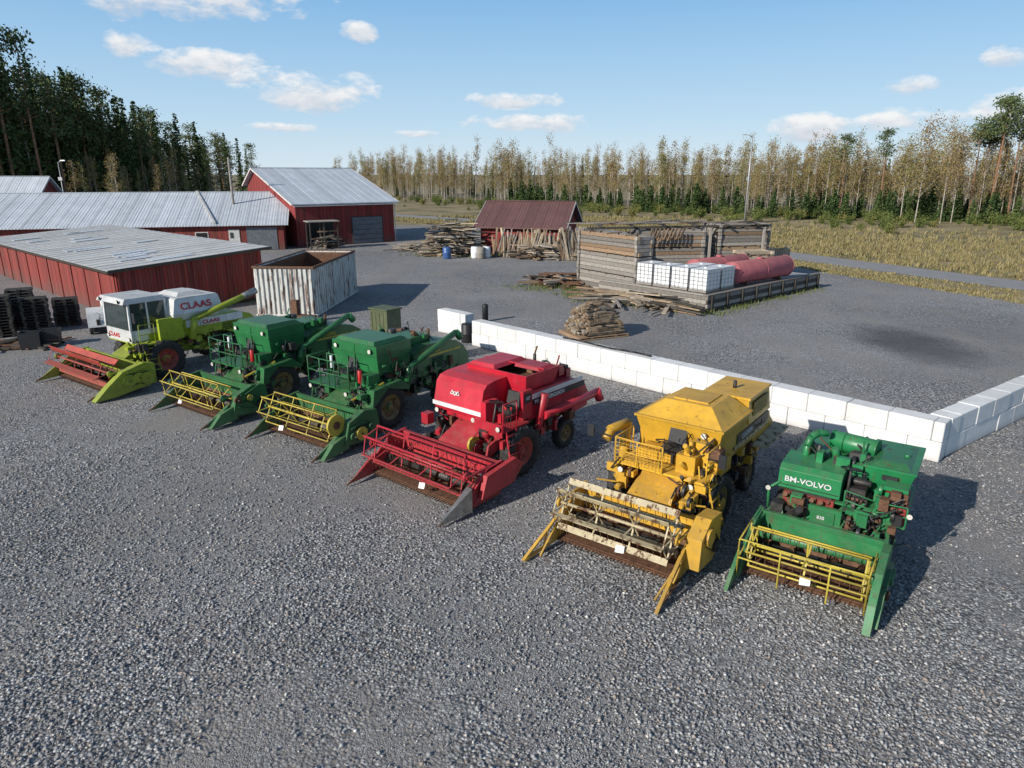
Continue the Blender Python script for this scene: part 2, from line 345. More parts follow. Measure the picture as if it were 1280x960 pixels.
def header(P, W, c, cr, cf, bats=None, n_b=5, r=.48, yr=.72, zr=.98, cdiv=None, batw=.06, tube=False, nose=True, spk=4):
    h = W/2; M = MB(); cdiv = cdiv or c; bats = bats or cr
    M.box(-h, h, .72, 1.82, .13, .17, cf)
    M.hexa([(-h, 1.55, .17), (h, 1.55, .17), (h, 1.8, .2), (-h, 1.8, .2), (-h, 1.74, .5), (h, 1.74, .5), (h, 1.8, .5), (-h, 1.8, .5)], cf)
    M.box(-h, h, 1.8, 1.86, .15, .92, c)
    M.beam((-h-.05, 1.85, .96), (h+.05, 1.85, .96), .12, .12, c)
    M.beam((-h, 1.92, .25), (h, 1.92, .25), .14, .14, c)
    for i in range(7):
        x = -h+.2+i*(W-.4)/6; M.box(x-.025, x+.025, 1.86, 1.92, .2, .9, c)
    for sx in (-1, 1):
        x0 = sx*h; a, b2 = sorted((x0, x0+sx*.05))
        M.prism([(.35, .10), (.6, .42), (.95, .72), (1.35, .98), (1.95, 1.04), (2.02, .5), (1.9, .12)], a, b2, c)
        M.beam((x0+sx*.07, .45, .2), (x0+sx*.07, 1.35, .97), .05, .04, cdiv)
        M.beam((x0+sx*.07, 1.35, .98), (x0+sx*.07, 1.95, 1.04), .05, .04, cdiv)
        M.beam((x0+sx*.06, .9, .2), (x0+sx*.06, 1.7, .9), .04, .03, cdiv)
        if nose:
            t = (x0-sx*.02, -.2, .06)
            M.add([(x0-sx*.05, .62, .10), (x0+sx*.16, .62, .10), (x0+sx*.13, .75, .62), (x0, .8, .66), t], [(0, 1, 4), (1, 2, 4), (2, 3, 4), (3, 0, 4), (0, 3, 2, 1)], cdiv)
            M.beam((x0, -.24, .05), (x0, .3, .3), .05, .04, RUST)
    M.obj('header_platform', P, .008)
    K = MB()
    K.box(-h, h, .66, .74, .12, .16, RUST)
    n = int(W/.085)
    for i in range(n):
        x = -h+.04+i*(W-.08)/(n-1)
        K.add([(x-.018, .66, .12), (x+.018, .66, .12), (x+.018, .66, .155), (x-.018, .66, .155), (x, .52, .125)], [(0, 1, 4), (1, 2, 4), (2, 3, 4), (3, 0, 4)], RUST)
    K.cyl((-h, 1.3, .42), (h, 1.3, .42), .13, DSTEEL, 14)
    vs = []; fs = []; nt_ = int(W/.03)
    for i in range(nt_+1):
        x = -h+i*W/nt_; a = (1 if x < 0 else -1)*x*2*math.pi/.5
        for rr in (.12, .235): vs.append((x, 1.3+rr*math.cos(a), .42+rr*math.sin(a)))
    for i in range(nt_): fs.append((2*i, 2*i+1, 2*i+3, 2*i+2))
    K.add(vs, fs, RUST)
    K.obj('knife_and_auger', P, 0, False)
    L = MB()
    e = h-.1
    L.cyl((-e-.1, yr, zr), (e+.1, yr, zr), .035, cr, 8)
    off = U(0, 1)
    for i in range(n_b):
        a = off+2*math.pi*i/n_b; cy = yr+r*math.cos(a); cz = zr+r*math.sin(a)
        if tube: L.cyl((-e, cy, cz), (e, cy, cz), .02, bats, 8)
        elif batw > .1:   # board bats set radially
            dy, dz = math.cos(a)*batw/2, math.sin(a)*batw/2; ty, tz = -math.sin(a)*.012, math.cos(a)*.012
            L.hexa([(-e, cy-dy-ty, cz-dz-tz), (e, cy-dy-ty, cz-dz-tz), (e, cy-dy+ty, cz-dz+tz), (-e, cy-dy+ty, cz-dz+tz), (-e, cy+dy-ty, cz+dz-tz), (e, cy+dy-ty, cz+dz-tz), (e, cy+dy+ty, cz+dz+tz), (-e, cy+dy+ty, cz+dz+tz)], bats)
        else: L.beam((-e, cy, cz), (e, cy, cz), batw, .03, bats)
        L.cyl((-e, cy+.02, cz-.03), (e, cy+.02, cz-.03), .012, RUST, 6)
        nt2 = int(W/.17)
        for k in range(nt2):
            x = -e+.05+k*(2*e-.1)/(nt2-1)
            L.beam((x, cy, cz), (x+U(-.02, .02), cy+.05, cz-.21), .009, .009, RUST)
    for k in range(spk):
        x = -e+.02+k*(2*e-.04)/(spk-1)
        for i in range(n_b):
            a = off+2*math.pi*i/n_b; a2 = off+2*math.pi*(i+1)/n_b
            p = (x, yr+r*math.cos(a), zr+r*math.sin(a)); q = (x, yr+r*math.cos(a2), zr+r*math.sin(a2))
            L.beam((x, yr, zr), p, .035, .012, cr)
            if k in (0, spk-1): L.beam((x, yr+.9*r*math.cos(a), zr+.9*r*math.sin(a)), (x, yr+.9*r*math.cos(a2), zr+.9*r*math.sin(a2)), .03, .01, cr)
    for sx in (-1, 1):
        L.beam((sx*(h+.03), 1.9, 1.02), (sx*(h+.03), yr-.05, zr), .06, .05, c)
        L.cyl((sx*(h+.03), 1.5, .55), (sx*(h+.03), 1.1, .99), .022, STEEL, 8)
        L.lathe((sx*(h-.02), yr, zr), (sx, 0, 0), [(.001, 0), (.12, 0), (.12, .03), (.001, .03)], c, 14)
    L.obj('reel', P, 0)

def pulley(M, x, y, z, r, mat, sx=1):
    M.lathe((x, y, z), (sx, 0, 0), [(.001, .02), (r*.3, .03), (r*.35, .01), (r*.8, .01), (r*.85, .035), (r, .035), (r*.93, .0), (r, -.035), (r*.8, -.035)], mat, 20)
def belt(M, x, a, ra, b2, rb):
    (y1, z1), (y2, z2) = a, b2; d = math.hypot(y2-y1, z2-z1); ny, nz = -(z2-z1)/d, (y2-y1)/d
    for s_ in (1, -1): M.beam((x, y1+s_*ny*ra, z1+s_*nz*ra), (x, y2+s_*ny*rb, z2+s_*nz*rb), .035, .02, BLK)
def drives(M, x, sx, y0, y1, z0, z1, c, seed=1, n=6):
    r_ = random.Random(seed); pts = []
    for i in range(n):
        y = y0+(y1-y0)*(i+.5)/n+r_.uniform(-.1, .1); z = r_.uniform(z0, z1); r = r_.uniform(.09, .25)
        pts.append((y, z, r)); pulley(M, x+sx*(.03+.04*(i % 3)), y, z, r, r_.choice([c, c, DSTEEL, RUST, REELY]), sx)
        M.cyl((x-sx*.05, y, z), (x+sx*.15, y, z), .025, DSTEEL, 8)
    for i in range(n-1): belt(M, x+sx*(.03+.04*(i % 3)), pts[i][:2], pts[i][2], pts[i+1][:2], pts[i+1][2])
    for i in range(5):
        y = r_.uniform(y0, y1-.5); z = r_.uniform(z0, z1)
        M.beam((x+sx*.02, y, z), (x+sx*.02, y+r_.uniform(.3, .7), z+r_.uniform(-.3, .3)), .05, .03, c)
def clutter(M, x0, x1, y0, y1, z0, z1, c, seed, n=40):
    r_ = random.Random(seed)
    for i in range(n):
        x = r_.uniform(x0, x1); y = r_.uniform(y0, y1); z = r_.uniform(z0, z1); k = r_.random(); mt = r_.choice([c, c, c, DSTEEL, RUST, BLK])
        if k < .3:
            a, b2, d = r_.uniform(.04, .14), r_.uniform(.04, .14), r_.uniform(.04, .16); M.box(x-a, x+a, y-b2, y+b2, z-d, z+d, mt)
        elif k < .55: M.beam((x, y, z), (min(x1, x+r_.uniform(-.5, .5)), y+r_.uniform(-.2, .2), z+r_.uniform(-.5, .5)), .035, .03, mt)
        elif k < .75:
            p = [(x, y, z)]
            for j in range(4): q = p[-1]; p.append((q[0]+r_.uniform(-.18, .18), q[1]+r_.uniform(-.12, .12), q[2]+r_.uniform(-.18, .22)))
            M.path(p, .013, BLK, 5)
        elif k < .9: M.cyl((x, y, z), (x+r_.uniform(-.1, .1), y+r_.uniform(-.25, .1), z+r_.uniform(-.1, .25)), r_.uniform(.03, .09), mt, 10)
        else: pulley(M, x, y, z, r_.uniform(.07, .16), mt)
def seams(M, x, ys, z0, z1):
    for y in ys: M.box(x, x+.004, y, y+.014, z0, z1, BLK)
def louvre(M, x, y0, y1, z0, z1, c, n=6):
    M.box(x, x+.004, y0, y1, z0, z1, DARK)
    for i in range(n):
        z = z0+(i+.2)*(z1-z0)/n; M.hexa([(x+.004, y0, z), (x+.03, y0, z-.01), (x+.03, y1, z-.01), (x+.004, y1, z), (x+.004, y0, z+.02), (x+.035, y0, z), (x+.035, y1, z), (x+.004, y1, z+.02)], c)
def rail(M, pts, h, mat, r=.018, mid=True):
    for p in pts: M.cyl(p, (p[0], p[1], p[2]+h), r, mat, 7)
    for f in ((1, .5) if mid else (1,)):
        M.path([(p[0], p[1], p[2]+h*f) for p in pts], r, mat, 7)
def ladder(M, p, q, w, mat, n=5, ax=(1, 0, 0)):
    a = Vector(ax)*w/2; p = Vector(p); q = Vector(q)
    for s_ in (-1, 1): M.beam(p+a*s_, q+a*s_, .05, .025, mat)
    for i in range(n):
        c = p.lerp(q, (i+.5)/n); M.beam(c-a, c+a, .1, .025, mat)
def seat(M, x, y, z):
    M.cyl((x, y, z), (x, y, z+.3), .05, DSTEEL, 8)
    M.frus((x-.22, x+.22, y-.22, y+.2), (x-.24, x+.24, y-.24, y+.22), z+.3, z+.42, SEAT)
    M.frus((x-.23, x+.23, y+.16, y+.26), (x-.2, x+.2, y+.24, y+.32), z+.4, z+.8, SEAT)
def steer(M, x, y, z, mat=BLK):
    M.cyl((x, y-.1, z), (x, y+.05, z+.62), .03, DSTEEL, 8)
    ax = Vector((0, .25, 1)); c = Vector((x, y+.06, z+.66))
    M.ring(c, ax, .2, .016, mat, 18)
    for i in range(3):
        a = i*2.1; M.beam(c, c+Vector((.2*math.cos(a), .2*math.sin(a), 0)), .02, .015, mat)
def lamp(M, x, y, z, r=.075):
    M.cyl((x, y+.08, z), (x, y, z), r*.7, BLK, 12, r)
    M.cyl((x, y, z), (x, y-.015, z), r*.92, LAMPG, 12)
def levers(M, x, y, z, n, c=BLK):
    for i in range(n):
        px = x+i*.09; t = U(-.1, .1)
        M.cyl((px, y, z), (px, y+t, z+.5), .01, DSTEEL, 6); M.cyl((px, y+t, z+.48), (px, y+t, z+.56), .022, c, 8)
def sheetsign(P, x, y, z):
    M = MB(); M.add([(x-.10, y, z), (x+.09, y+.02, z+.02), (x+.08, y+.08, z+.16), (x-.11, y+.06, z+.14)], [(0, 1, 2, 3)], PAPER); M.obj('paper_sign', P)
def engine(M, x0, x1, y0, y1, z0, c):
    M.box(x0, x1, y0, y1, z0, z0+.35, c)
    M.box(x0+.06, x1-.06, y0+.06, y1-.06, z0+.35, z0+.52, DSTEEL)
    M.cyl((x0, (y0+y1)/2, z0+.6), (x1, (y0+y1)/2, z0+.6), .07, c, 10)
    for i in range(4):
        x = x0+.1+i*(x1-x0-.2)/3; M.cyl((x, y0+.1, z0+.2), (x, y0-.08, z0+.35), .03, RUST, 8)
    pulley(M, (x0+x1)/2, y0-.05, z0+.2, .15, DSTEEL)

def combine(x, y, th): return root('combine_harvester', x, y, -th)

# ---- red combine
P = combine(-2.9, 15.85, 40)
header(P, 3.5, RED, RED, RUST, n_b=6, r=.5, tube=False, batw=.05)
M = MB()
M.prism([(1.85, .25), (1.85, .85), (3.15, 1.5), (3.4, 1.5), (3.2, .85)], -.6, .5, RED)
M.prism([(3.1, .75), (3.1, 1.7), (6.1, 1.7), (6.1, 1.0), (5.2, .75)], -.8, .8, RED)
M.prism([(3.9, 1.4), (3.9, 2.2), (6.0, 2.15), (6.6, 1.95), (6.9, 1.45), (6.8, 1.1), (6.2, 1.05), (6.0, 1.4)], -1.1, 1.1, RED)
M.prism([(2.72, 1.72), (2.86, 2.34), (3.0, 2.48), (3.3, 2.54), (4.1, 2.56), (4.1, 1.5), (2.8, 1.5)], -1.42, .38, RED)
M.box(-1.45, .41, 2.70, 4.0, 1.66, 1.78, WHT)
M.box(-1.3, .3, 2.78, 4.0, 1.42, 1.52, RED)
M.tank((-1.0, 1.0, 3.9, 5.2), (-1.15, 1.1, 3.8, 5.35), 2.2, 2.68, RED, RUST)
M.frus((-1.1, -.1, 3.85, 5.3), (-1.0, -.2, 3.95, 5.2), 2.66, 2.76, RED)
M.frus((0.1, 1.02, 4.5, 5.25), (0.1, .9, 4.55, 5.15), 2.66, 2.74, RED)
M.beam((-1.1, 4.6, 2.73), (1.1, 4.6, 2.73), .05, .04, RED)
M.box(-.6, .7, 5.5, 6.1, 2.12, 2.38, RED); M.frus((-.9, .8, 5.35, 5.5), (-.8, .7, 5.35, 5.45), 2.15, 2.5, DSTEEL)
M.box(1.1, 1.13, 4.0, 6.5, 1.98, 2.12, WHT); M.box(1.1, 1.127, 4.0, 6.6, 1.80, 1.96, BLK); M.box(1.1, 1.14, 4.0, 6.4, 1.42, 1.5, RED)
seams(M, 1.1, (4.7, 5.5, 6.2), 1.5, 1.8)
M.box(1.0, 1.16, 3.6, 4.0, 1.5, 2.3, RED); M.box(1.16, 1.17, 3.66, 3.95, 1.95, 2.22, BLK)
M.box(.3, 1.3, 2.6, 3.7, 1.42, 1.47, RED); M.box(.3, 1.3, 2.56, 2.6, 1.3, 1.65, RED)
seat(M, .85, 3.35, 1.47); steer(M, .8, 2.85, 1.47); levers(M, 1.08, 2.95, 1.5, 3, REDTXT)
M.box(.42, .6, 2.7, 3.2, 1.47, 2.1, RED)
rail(M, [(1.3, 2.6, 1.47), (1.3, 3.15, 1.47)], .75, RED); ladder(M, (1.5, 2.9, .45), (1.32, 2.9, 1.45), .4, RED, 4, (0, 1, 0))
M.cyl((1.35, 4.3, 1.5), (1.5, 6.8, 1.62), .12, RED, 14); M.cyl((1.5, 6.7, 1.68), (1.55, 6.85, 1.38), .14, RED, 12)
M.cyl((1.2, 4.2, 1.1), (1.3, 4.4, 2.1), .12, RED, 12)
M.cyl((-.1, 5.7, 2.38), (-.1, 5.7, 2.75), .05, DSTEEL, 10); M.cyl((-.1, 5.7, 2.75), (-.05, 5.75, 3.0), .028, RUST, 8)
M.ring((.35, 5.7, 2.45), (0, 1, 0), .16, .03, DSTEEL)
drives(M, .82, 1, 3.7, 6.2, .85, 1.35, RED, 3, 8); drives(M, .5, 1, 2.1, 3.0, .6, 1.2, RED, 5, 3)
clutter(M, .5, 1.3, 2.5, 3.2, .8, 1.4, RED, 70, 40); clutter(M, -1.2, -.6, 2.2, 3.1, .8, 1.5, RED, 71, 26); clutter(M, .85, 1.1, 3.8, 6.3, .8, 1.45, RED, 72, 60); clutter(M, -.8, .9, 5.3, 6.2, 2.15, 2.45, RED, 73, 26)
M.prism([(1.0, .35), (1.2, .9), (2.3, 1.05), (2.6, .8), (2.2, .4)], 1.86, 2.0, RED)
M.prism([(2.2, .75), (2.3, 1.1), (3.1, 1.35), (3.2, 1.05)], 1.0, 1.06, RED)
M.cyl((-1.35, 3.35, .75), (1.35, 3.35, .75), .13, RED, 12); M.cyl((-.9, 5.8, .5), (.9, 5.8, .5), .07, RED, 10)
M.cyl((0, 5.8, .5), (0, 5.8, .95), .09, RED, 10)
lamp(M, -1.2, 2.62, 1.55); lamp(M, 1.2, 2.5, 1.55); lamp(M, .2, 2.62, 1.55)
M.obj('body', P, .014)
M = MB()
for sx in (-1, 1): wheel(M, sx*1.22, 3.35, .72, .42, RED2); wheel(M, sx*.95, 5.8, .45, .26, RIMD)
M.obj('wheels', P)
M = MB(); M.add([(1.74, -.3, .06), (1.95, .7, .12), (1.9, .75, .7), (1.72, .75, .72)], [(0, 1, 2), (0, 2, 3), (0, 3, 1), (1, 3, 2)], STEEL); M.obj('divider_tip', P)
text(P, 'MASSEY FERGUSON', (1.132, 4.15, 1.83), (90, 0, 90), .16, WHT)
text(P, '187', (1.172, 3.7, 2.04), (90, 0, 90), .13, WHT)
M = MB()
for i in range(3):
    cx = -.72+i*.11; up = i != 1
    q = [Vector((cx+.07*math.cos(a), 2.765+.23*(.07*math.sin(a)), 2.12+.07*math.sin(a))) for a in ((math.pi/2, math.pi*7/6, math.pi*11/6) if up else (-math.pi/2, math.pi/6, math.pi*5/6))]
    for j in range(3): M.beam(q[j], q[(j+1) % 3], .018, .02, WHT)
M.obj('badge', P)
sheetsign(P, .35, .5, .32)

# ---- yellow combine
P = combine(1.75, 12.5, 37)
header(P, 2.8, YEL, CREAM, RUST, bats=CREAM, n_b=6, r=.5, batw=.14, nose=False, zr=1.02)
M = MB()
for sx in (-1, 1):
    x0 = sx*1.45; mt = YEL if sx < 0 else RUST
    M.beam((x0+sx*.10, -.45, .05), (x0, .95, .75), .07, .05, YEL); M.beam((x0+sx*.08, -.42, .05), (x0, .8, .12), .07, .05, mt)
    M.beam((x0+sx*.02, .2, .09), (x0+sx*.02, .35, .46), .04, .04, YEL)
    M.beam((x0-sx*.1, -.1, .07), (x0, .7, .5), .04, .04, YEL)
M.prism([(.9, .35), (.95, 1.0), (1.4, 1.3), (1.95, 1.25), (2.0, .5), (1.6, .3)], 1.47, 1.8, YEL)
pulley(M, 1.83, 1.3, .95, .2, YEL); pulley(M, 1.83, 1.7, .6, .14, DSTEEL); belt(M, 1.83, (1.3, .95), .2, (1.7, .6), .14)
M.prism([(1.85, .25), (1.85, .8), (3.1, 1.35), (3.4, 1.35), (3.2, .75)], -.5, .55, YEL)
M.prism([(3.1, .75), (3.1, 1.7), (6.4, 1.7), (6.4, 1.0), (5.4, .75)], -.75, .75, YEL)
M.prism([(3.7, 1.5), (3.7, 2.2), (6.6, 2.1), (7.1, 1.9), (7.25, 1.4), (6.9, 1.1), (6.2, 1.05), (5.8, 1.5)], -1.0, 1.1, YEL)
M.frus((-.75, 1.05, 3.45, 5.1), (-.95, 1.2, 3.3, 5.2), 1.8, 2.45, YEL)
M.frus((-.95, 1.2, 3.3, 5.2), (-.45, .7, 3.85, 5.0), 2.45, 2.8, YEL)
M.box(-.98, 1.23, 3.27, 5.23, 2.42, 2.47, YEL)
M.box(-.3, .55, 4.0, 4.9, 2.79, 2.83, YEL)
M.frus((-.05, 1.15, 5.25, 6.9), (0, 1.1, 5.25, 6.8), 2.05, 2.68, YEL)
M.box(-.07, 1.14, 5.22, 6.85, 2.67, 2.73, YEL)
louvre(M, 1.135, 5.5, 6.6, 2.2, 2.58, YEL, 7)
M.box(1.1, 1.125, 4.6, 6.9, 1.75, 1.98, BLK); M.box(1.1, 1.13, 4.4, 6.9, 1.63, 1.71, CREAM)
M.hexa([(1.12, 5.8, 1.3), (1.45, 6.0, 1.25), (1.5, 7.6, 1.35), (1.1, 7.6, 1.4), (1.12, 5.8, 1.36), (1.45, 6.0, 1.3), (1.5, 7.6, 1.4), (1.1, 7.6, 1.46)], CREAM)
M.hexa([(-1.1, 6.9, 1.2), (1.1, 6.9, 1.2), (1.1, 7.5, 1.0), (-1.1, 7.5, 1.0), (-1.1, 6.9, 1.95), (1.1, 6.9, 1.95), (1.1, 7.5, 1.5), (-1.1, 7.5, 1.5)], YEL)
M.box(-.95, 1.2, 2.45, 3.5, 1.47, 1.52, YEL)
M.box(-.95, .2, 2.43, 2.46, 1.52, 1.61, YEL)
rail(M, [(-.98, 3.3, 1.52), (-.98, 2.4, 1.52), (-.4, 2.35, 1.52), (.2, 2.4, 1.52)], .62, YEL)
for i in range(14): M.cyl((-.95+i*.09, 2.38, 1.55), (-.95+i*.09, 2.38, 2.13), .006, YEL, 5)
for i in range(7): M.cyl((-.97, 2.38, 1.57+i*.09), (.2, 2.38, 1.57+i*.09), .006, YEL, 5)
seat(M, .15, 3.1, 1.52); steer(M, .1, 2.65, 1.52); levers(M, .45, 2.75, 1.52, 4)
M.box(.4, .85, 2.7, 3.0, 1.52, 1.95, YEL); M.box(.6, 1.0, 3.0, 3.3, 1.52, 2.2, YEL); M.cyl((.65, 2.9, 1.85), (.65, 2.9, 2.25), .05, YEL, 8)
M.cyl((-1.15, 3.1, 1.1), (-1.2, 3.4, 2.15), .12, YEL, 14); M.cyl((-1.2, 3.4, 2.15), (-1.3, 2.7, 2.15), .11, YEL, 14)
M.cyl((-1.3, 2.75, 2.15), (-1.32, 2.55, 1.95), .12, YEL, 12)
rail(M, [(1.2, 2.5, 1.52), (1.2, 3.2, 1.52)], .7, YEL); ladder(M, (1.5, 2.8, .4), (1.22, 2.8, 1.5), .4, YEL, 4, (0, 1, 0))
M.beam((-1.0, 2.4, 2.1), (-1.5, 2.2, 2.25), .03, .03, BLK); M.box(-1.6, -1.44, 2.16, 2.2, 2.1, 2.4, BLK)
M.beam((1.2, 2.5, 2.1), (1.6, 2.3, 2.2), .03, .03, BLK); M.box(1.52, 1.68, 2.26, 2.3, 2.05, 2.35, BLK)
lamp(M, -.8, 2.35, 1.38); lamp(M, .9, 2.4, 1.38); lamp(M, .8, 3.22, 2.3)
drives(M, .78, 1, 3.8, 6.6, .85, 1.4, YEL, 11, 8); drives(M, .58, 1, 2.1, 3.1, .6, 1.2, YEL, 12, 4)
drives(M, -.78, -1, 3.8, 6.0, .85, 1.4, YEL, 13, 5)
clutter(M, .5, 1.3, 2.3, 3.2, .8, 1.45, YEL, 80, 50); clutter(M, -1.1, -.5, 2.2, 3.1, .8, 1.4, YEL, 81, 26); clutter(M, .85, 1.12, 3.8, 6.6, .8, 1.5, YEL, 82, 60); clutter(M, .4, 1.2, 2.7, 3.4, 1.55, 2.1, YEL, 83, 26)
clutter(M, 1.0, 1.4, 1.85, 2.3, .5, 1.3, YEL, 84, 16)
M.prism([(2.0, .5), (2.1, 1.25), (2.6, 1.4), (3.3, 1.4), (3.3, 1.25), (2.6, 1.05)], .9, .98, YEL)
M.box(.95, 1.25, 3.3, 3.9, 1.4, 1.75, YEL)
M.cyl((-1.35, 3.35, .74), (1.35, 3.35, .74), .13, YEL, 12); M.cyl((-.9, 6.0, .5), (.9, 6.0, .5), .07, YEL, 10)
M.cyl((.5, 5.9, 2.7), (.5, 5.9, 2.92), .05, DSTEEL, 8)
M.obj('body', P, .014)
M = MB()
for sx in (-1, 1): wheel(M, sx*1.12, 3.35, .72, .42, RIMD); wheel(M, sx*.95, 6.0, .46, .26, RIMD)
M.obj('wheels', P)
text(P, 'CLAYSON', (1.128, 4.9, 1.79), (90, 0, 90), .17, WHT)
sheetsign(P, .3, .35, .5)

# ---- small green combine
P = combine(5.35, 11.35, 35)
header(P, 2.35, GRN2, REELY, RUST, n_b=5, r=.44, yr=.75, zr=.74, tube=True, spk=3, nose=False)
M = MB()
rail(M, [(-1.2, .3, .2), (-1.2, 1.1, .3)], .8, REELY, .018); rail(M, [(-1.2, .3, .2), (-.4, .28, .2), (.5, .28, .2), (1.15, .3, .2)], .82, REELY, .018)
rail(M, [(1.15, .3, .2), (1.15, 1.1, .3)], .8, REELY, .018)
M.prism([(-.1, .06), (.1, .55), (.55, .98), (1.1, 1.15), (1.6, 1.1), (1.9, .85), (1.9, .15), (.5, .08)], 1.2, 1.34, GRN2)
M.prism([(.1, .12), (.5, .6), (1.2, .8), (1.7, .7), (1.6, .25)], 1.34, 1.42, GRN2); pulley(M, 1.44, 1.3, .6, .18, GRN2); pulley(M, 1.44, .8, .45, .1, RUST)
M.prism([(-.15, .05), (.2, .35), (.6, .6), (.9, .3), (.6, .08)], -1.3, -1.22, GRN2)
M.cyl((-1.1, 1.45, .68), (1.2, 1.45, .72), .1, GRN2, 12)
M.prism([(1.85, .25), (1.85, .7), (2.5, 1.05), (3.0, 1.2), (2.9, .7)], -.35, .35, GRN2)
M.prism([(2.75, .65), (2.75, 1.5), (5.0, 1.6), (5.3, 1.3), (5.2, .85), (4.5, .65)], -.6, .6, GRN2)
M.prism([(2.3, 1.45), (2.32, 1.86), (2.45, 1.96), (3.2, 2.0), (3.2, 1.35), (2.5, 1.38)], -1.05, .2, GRN2)
M.box(-1.02, .17, 2.285, 2.30, 1.52, 1.535, BLK); seams(M, .2, (2.6, 2.9), 1.45, 1.9)
M.box(-.42, .3, 2.2, 2.3, .80, 1.24, GRN2); M.box(-.3, .18, 2.17, 2.2, .88, 1.16, GRN2)
engine(M, -.95, -.45, 2.45, 3.2, .95, RUST); engine(M, -.9, .1, 2.35, 3.0, 1.0, ENGR); engine(M, .25, .7, 2.5, 3.1, 1.15, DSTEEL)
for i in range(5): M.cyl((-.85+i*.18, 2.3, 1.28), (-.85+i*.18, 2.2, 1.34), .05, RUST, 8)
M.cyl((-.7, 2.4, 1.1), (-.7, 2.25, 1.1), .14, RUST, 14)
M.box(-.95, .3, 3.2, 4.9, 1.55, 1.95, GRN2)
M.cyl((-.30, 3.9, 2.18), (.6, 3.75, 2.18), .22, GRN2, 22); M.cyl((-.33, 3.905, 2.18), (-.30, 3.9, 2.18), .235, GRN2, 22); M.cyl((.6, 3.75, 2.18), (.63, 3.745, 2.18), .235, GRN2, 22)
for xx in (-.05, .35): M.ring((xx, 3.84, 2.18), (.9, -.15, 0), .222, .012, GRN2, 22)
M.path([(-.7, 3.1, 1.9), (-.7, 3.12, 2.2), (-.66, 3.2, 2.38), (-.55, 3.35, 2.46), (-.38, 3.5, 2.44)], .08, GRN2, 12)
M.path([(-.45, 3.0, 1.9), (-.43, 3.05, 2.3)], .05, DSTEEL, 10); M.cyl((-.1, 3.1, 1.95), (-.1, 3.1, 2.2), .07, GRN2, 10)
M.frus((.6, 1.3, 3.1, 4.6), (.5, 1.45, 2.95, 4.7), 1.45, 2.08, GRN2)
M.box(.48, 1.47, 2.93, 4.72, 2.06, 2.11, GRN2); M.frus((.6, 1.35, 3.0, 4.6), (.75, 1.25, 3.2, 4.4), 2.11, 2.19, GRN2)
M.box(.85, 1.15, 2.92, 2.96, 1.86, 1.96, BLK); M.cyl((1.2, 3.7, 2.1), (1.2, 3.7, 2.24), .06, GRN2, 10)
engine(M, 1.0, 1.42, 2.4, 2.95, 1.18, ENGR)
M.box(.85, 1.45, 2.35, 3.1, 1.12, 1.18, GRN2)
M.box(.95, 1.4, 2.5, 2.9, 1.82, 1.9, GRN2); M.box(.95, 1.4, 3.0, 4.6, .8, 1.2, GRN2)
M.box(-.1, .85, 2.4, 3.1, 1.3, 1.34, GRN2)
rail(M, [(.3, 2.25, 1.3), (.9, 2.25, 1.2), (1.45, 2.3, 1.2)], .42, GRN2, .016)
seat(M, .35, 3.0, 1.4); steer(M, .3, 2.6, 1.4); levers(M, .0, 2.5, 1.35, 3, REDTXT)
drives(M, .62, 1, 2.6, 4.9, .7, 1.15, GRN2, 21, 6); drives(M, -.65, -1, 2.6, 4.4, .75, 1.4, GRN2, 22, 5)
M.cyl((.8, 2.35, .7), (.8, 2.2, 1.2), .05, RUST, 8); pulley(M, .45, 2.2, 1.0, .2, RUST, -1)
M.ring((.62, 2.2, 1.05), (.3, 1, 0), .24, .02, DSTEEL); M.ring((.85, 2.25, .9), (.5, 1, 0), .18, .02, RUST); M.beam((.2, 1.9, .8), (.9, 2.3, 1.3), .05, .05, RUST)
M.path([(-.95, 2.35, 1.6), (-1.2, 2.2, 1.4), (-1.2, 2.3, .9)], .03, GRN2, 8); lamp(M, -1.2, 2.15, 1.42, .06); lamp(M, 1.5, 2.3, 1.45, .06)
M.cyl((-.98, 2.85, .6), (.98, 2.85, .6), .11, GRN2, 12)
M.beam((1.25, 1.5, 1.05), (1.1, 2.9, 1.15), .06, .06, GRN2); M.beam((-1.2, 1.5, .9), (-.9, 2.9, 1.15), .06, .06, GRN2)
clutter(M, .3, 1.3, 1.95, 2.8, .5, 1.3, GRN2, 90, 80); clutter(M, -1.0, -.4, 2.0, 2.6, .5, 1.35, GRN2, 91, 60); clutter(M, -.7, .6, 2.9, 3.6, 1.8, 2.1, GRN2, 92, 34); clutter(M, .9, 1.4, 2.3, 2.9, 1.2, 1.8, GRN2, 93, 30)
M.obj('body', P, .012)
M = MB()
for sx in (-1, 1): wheel(M, sx*.95, 2.85, .6, .34, GRN2); wheel(M, sx*.75, 4.6, .38, .2, GRN2)
M.obj('wheels', P)
text(P, 'BM-VOLVO', (-.92, 2.28, 1.62), (88, 0, 0), .165, WHT, 1.15)
text(P, '830', (-.16, 2.165, .98), (90, 0, 0), .10, WHT)
sheetsign(P, .1, .25, .45)

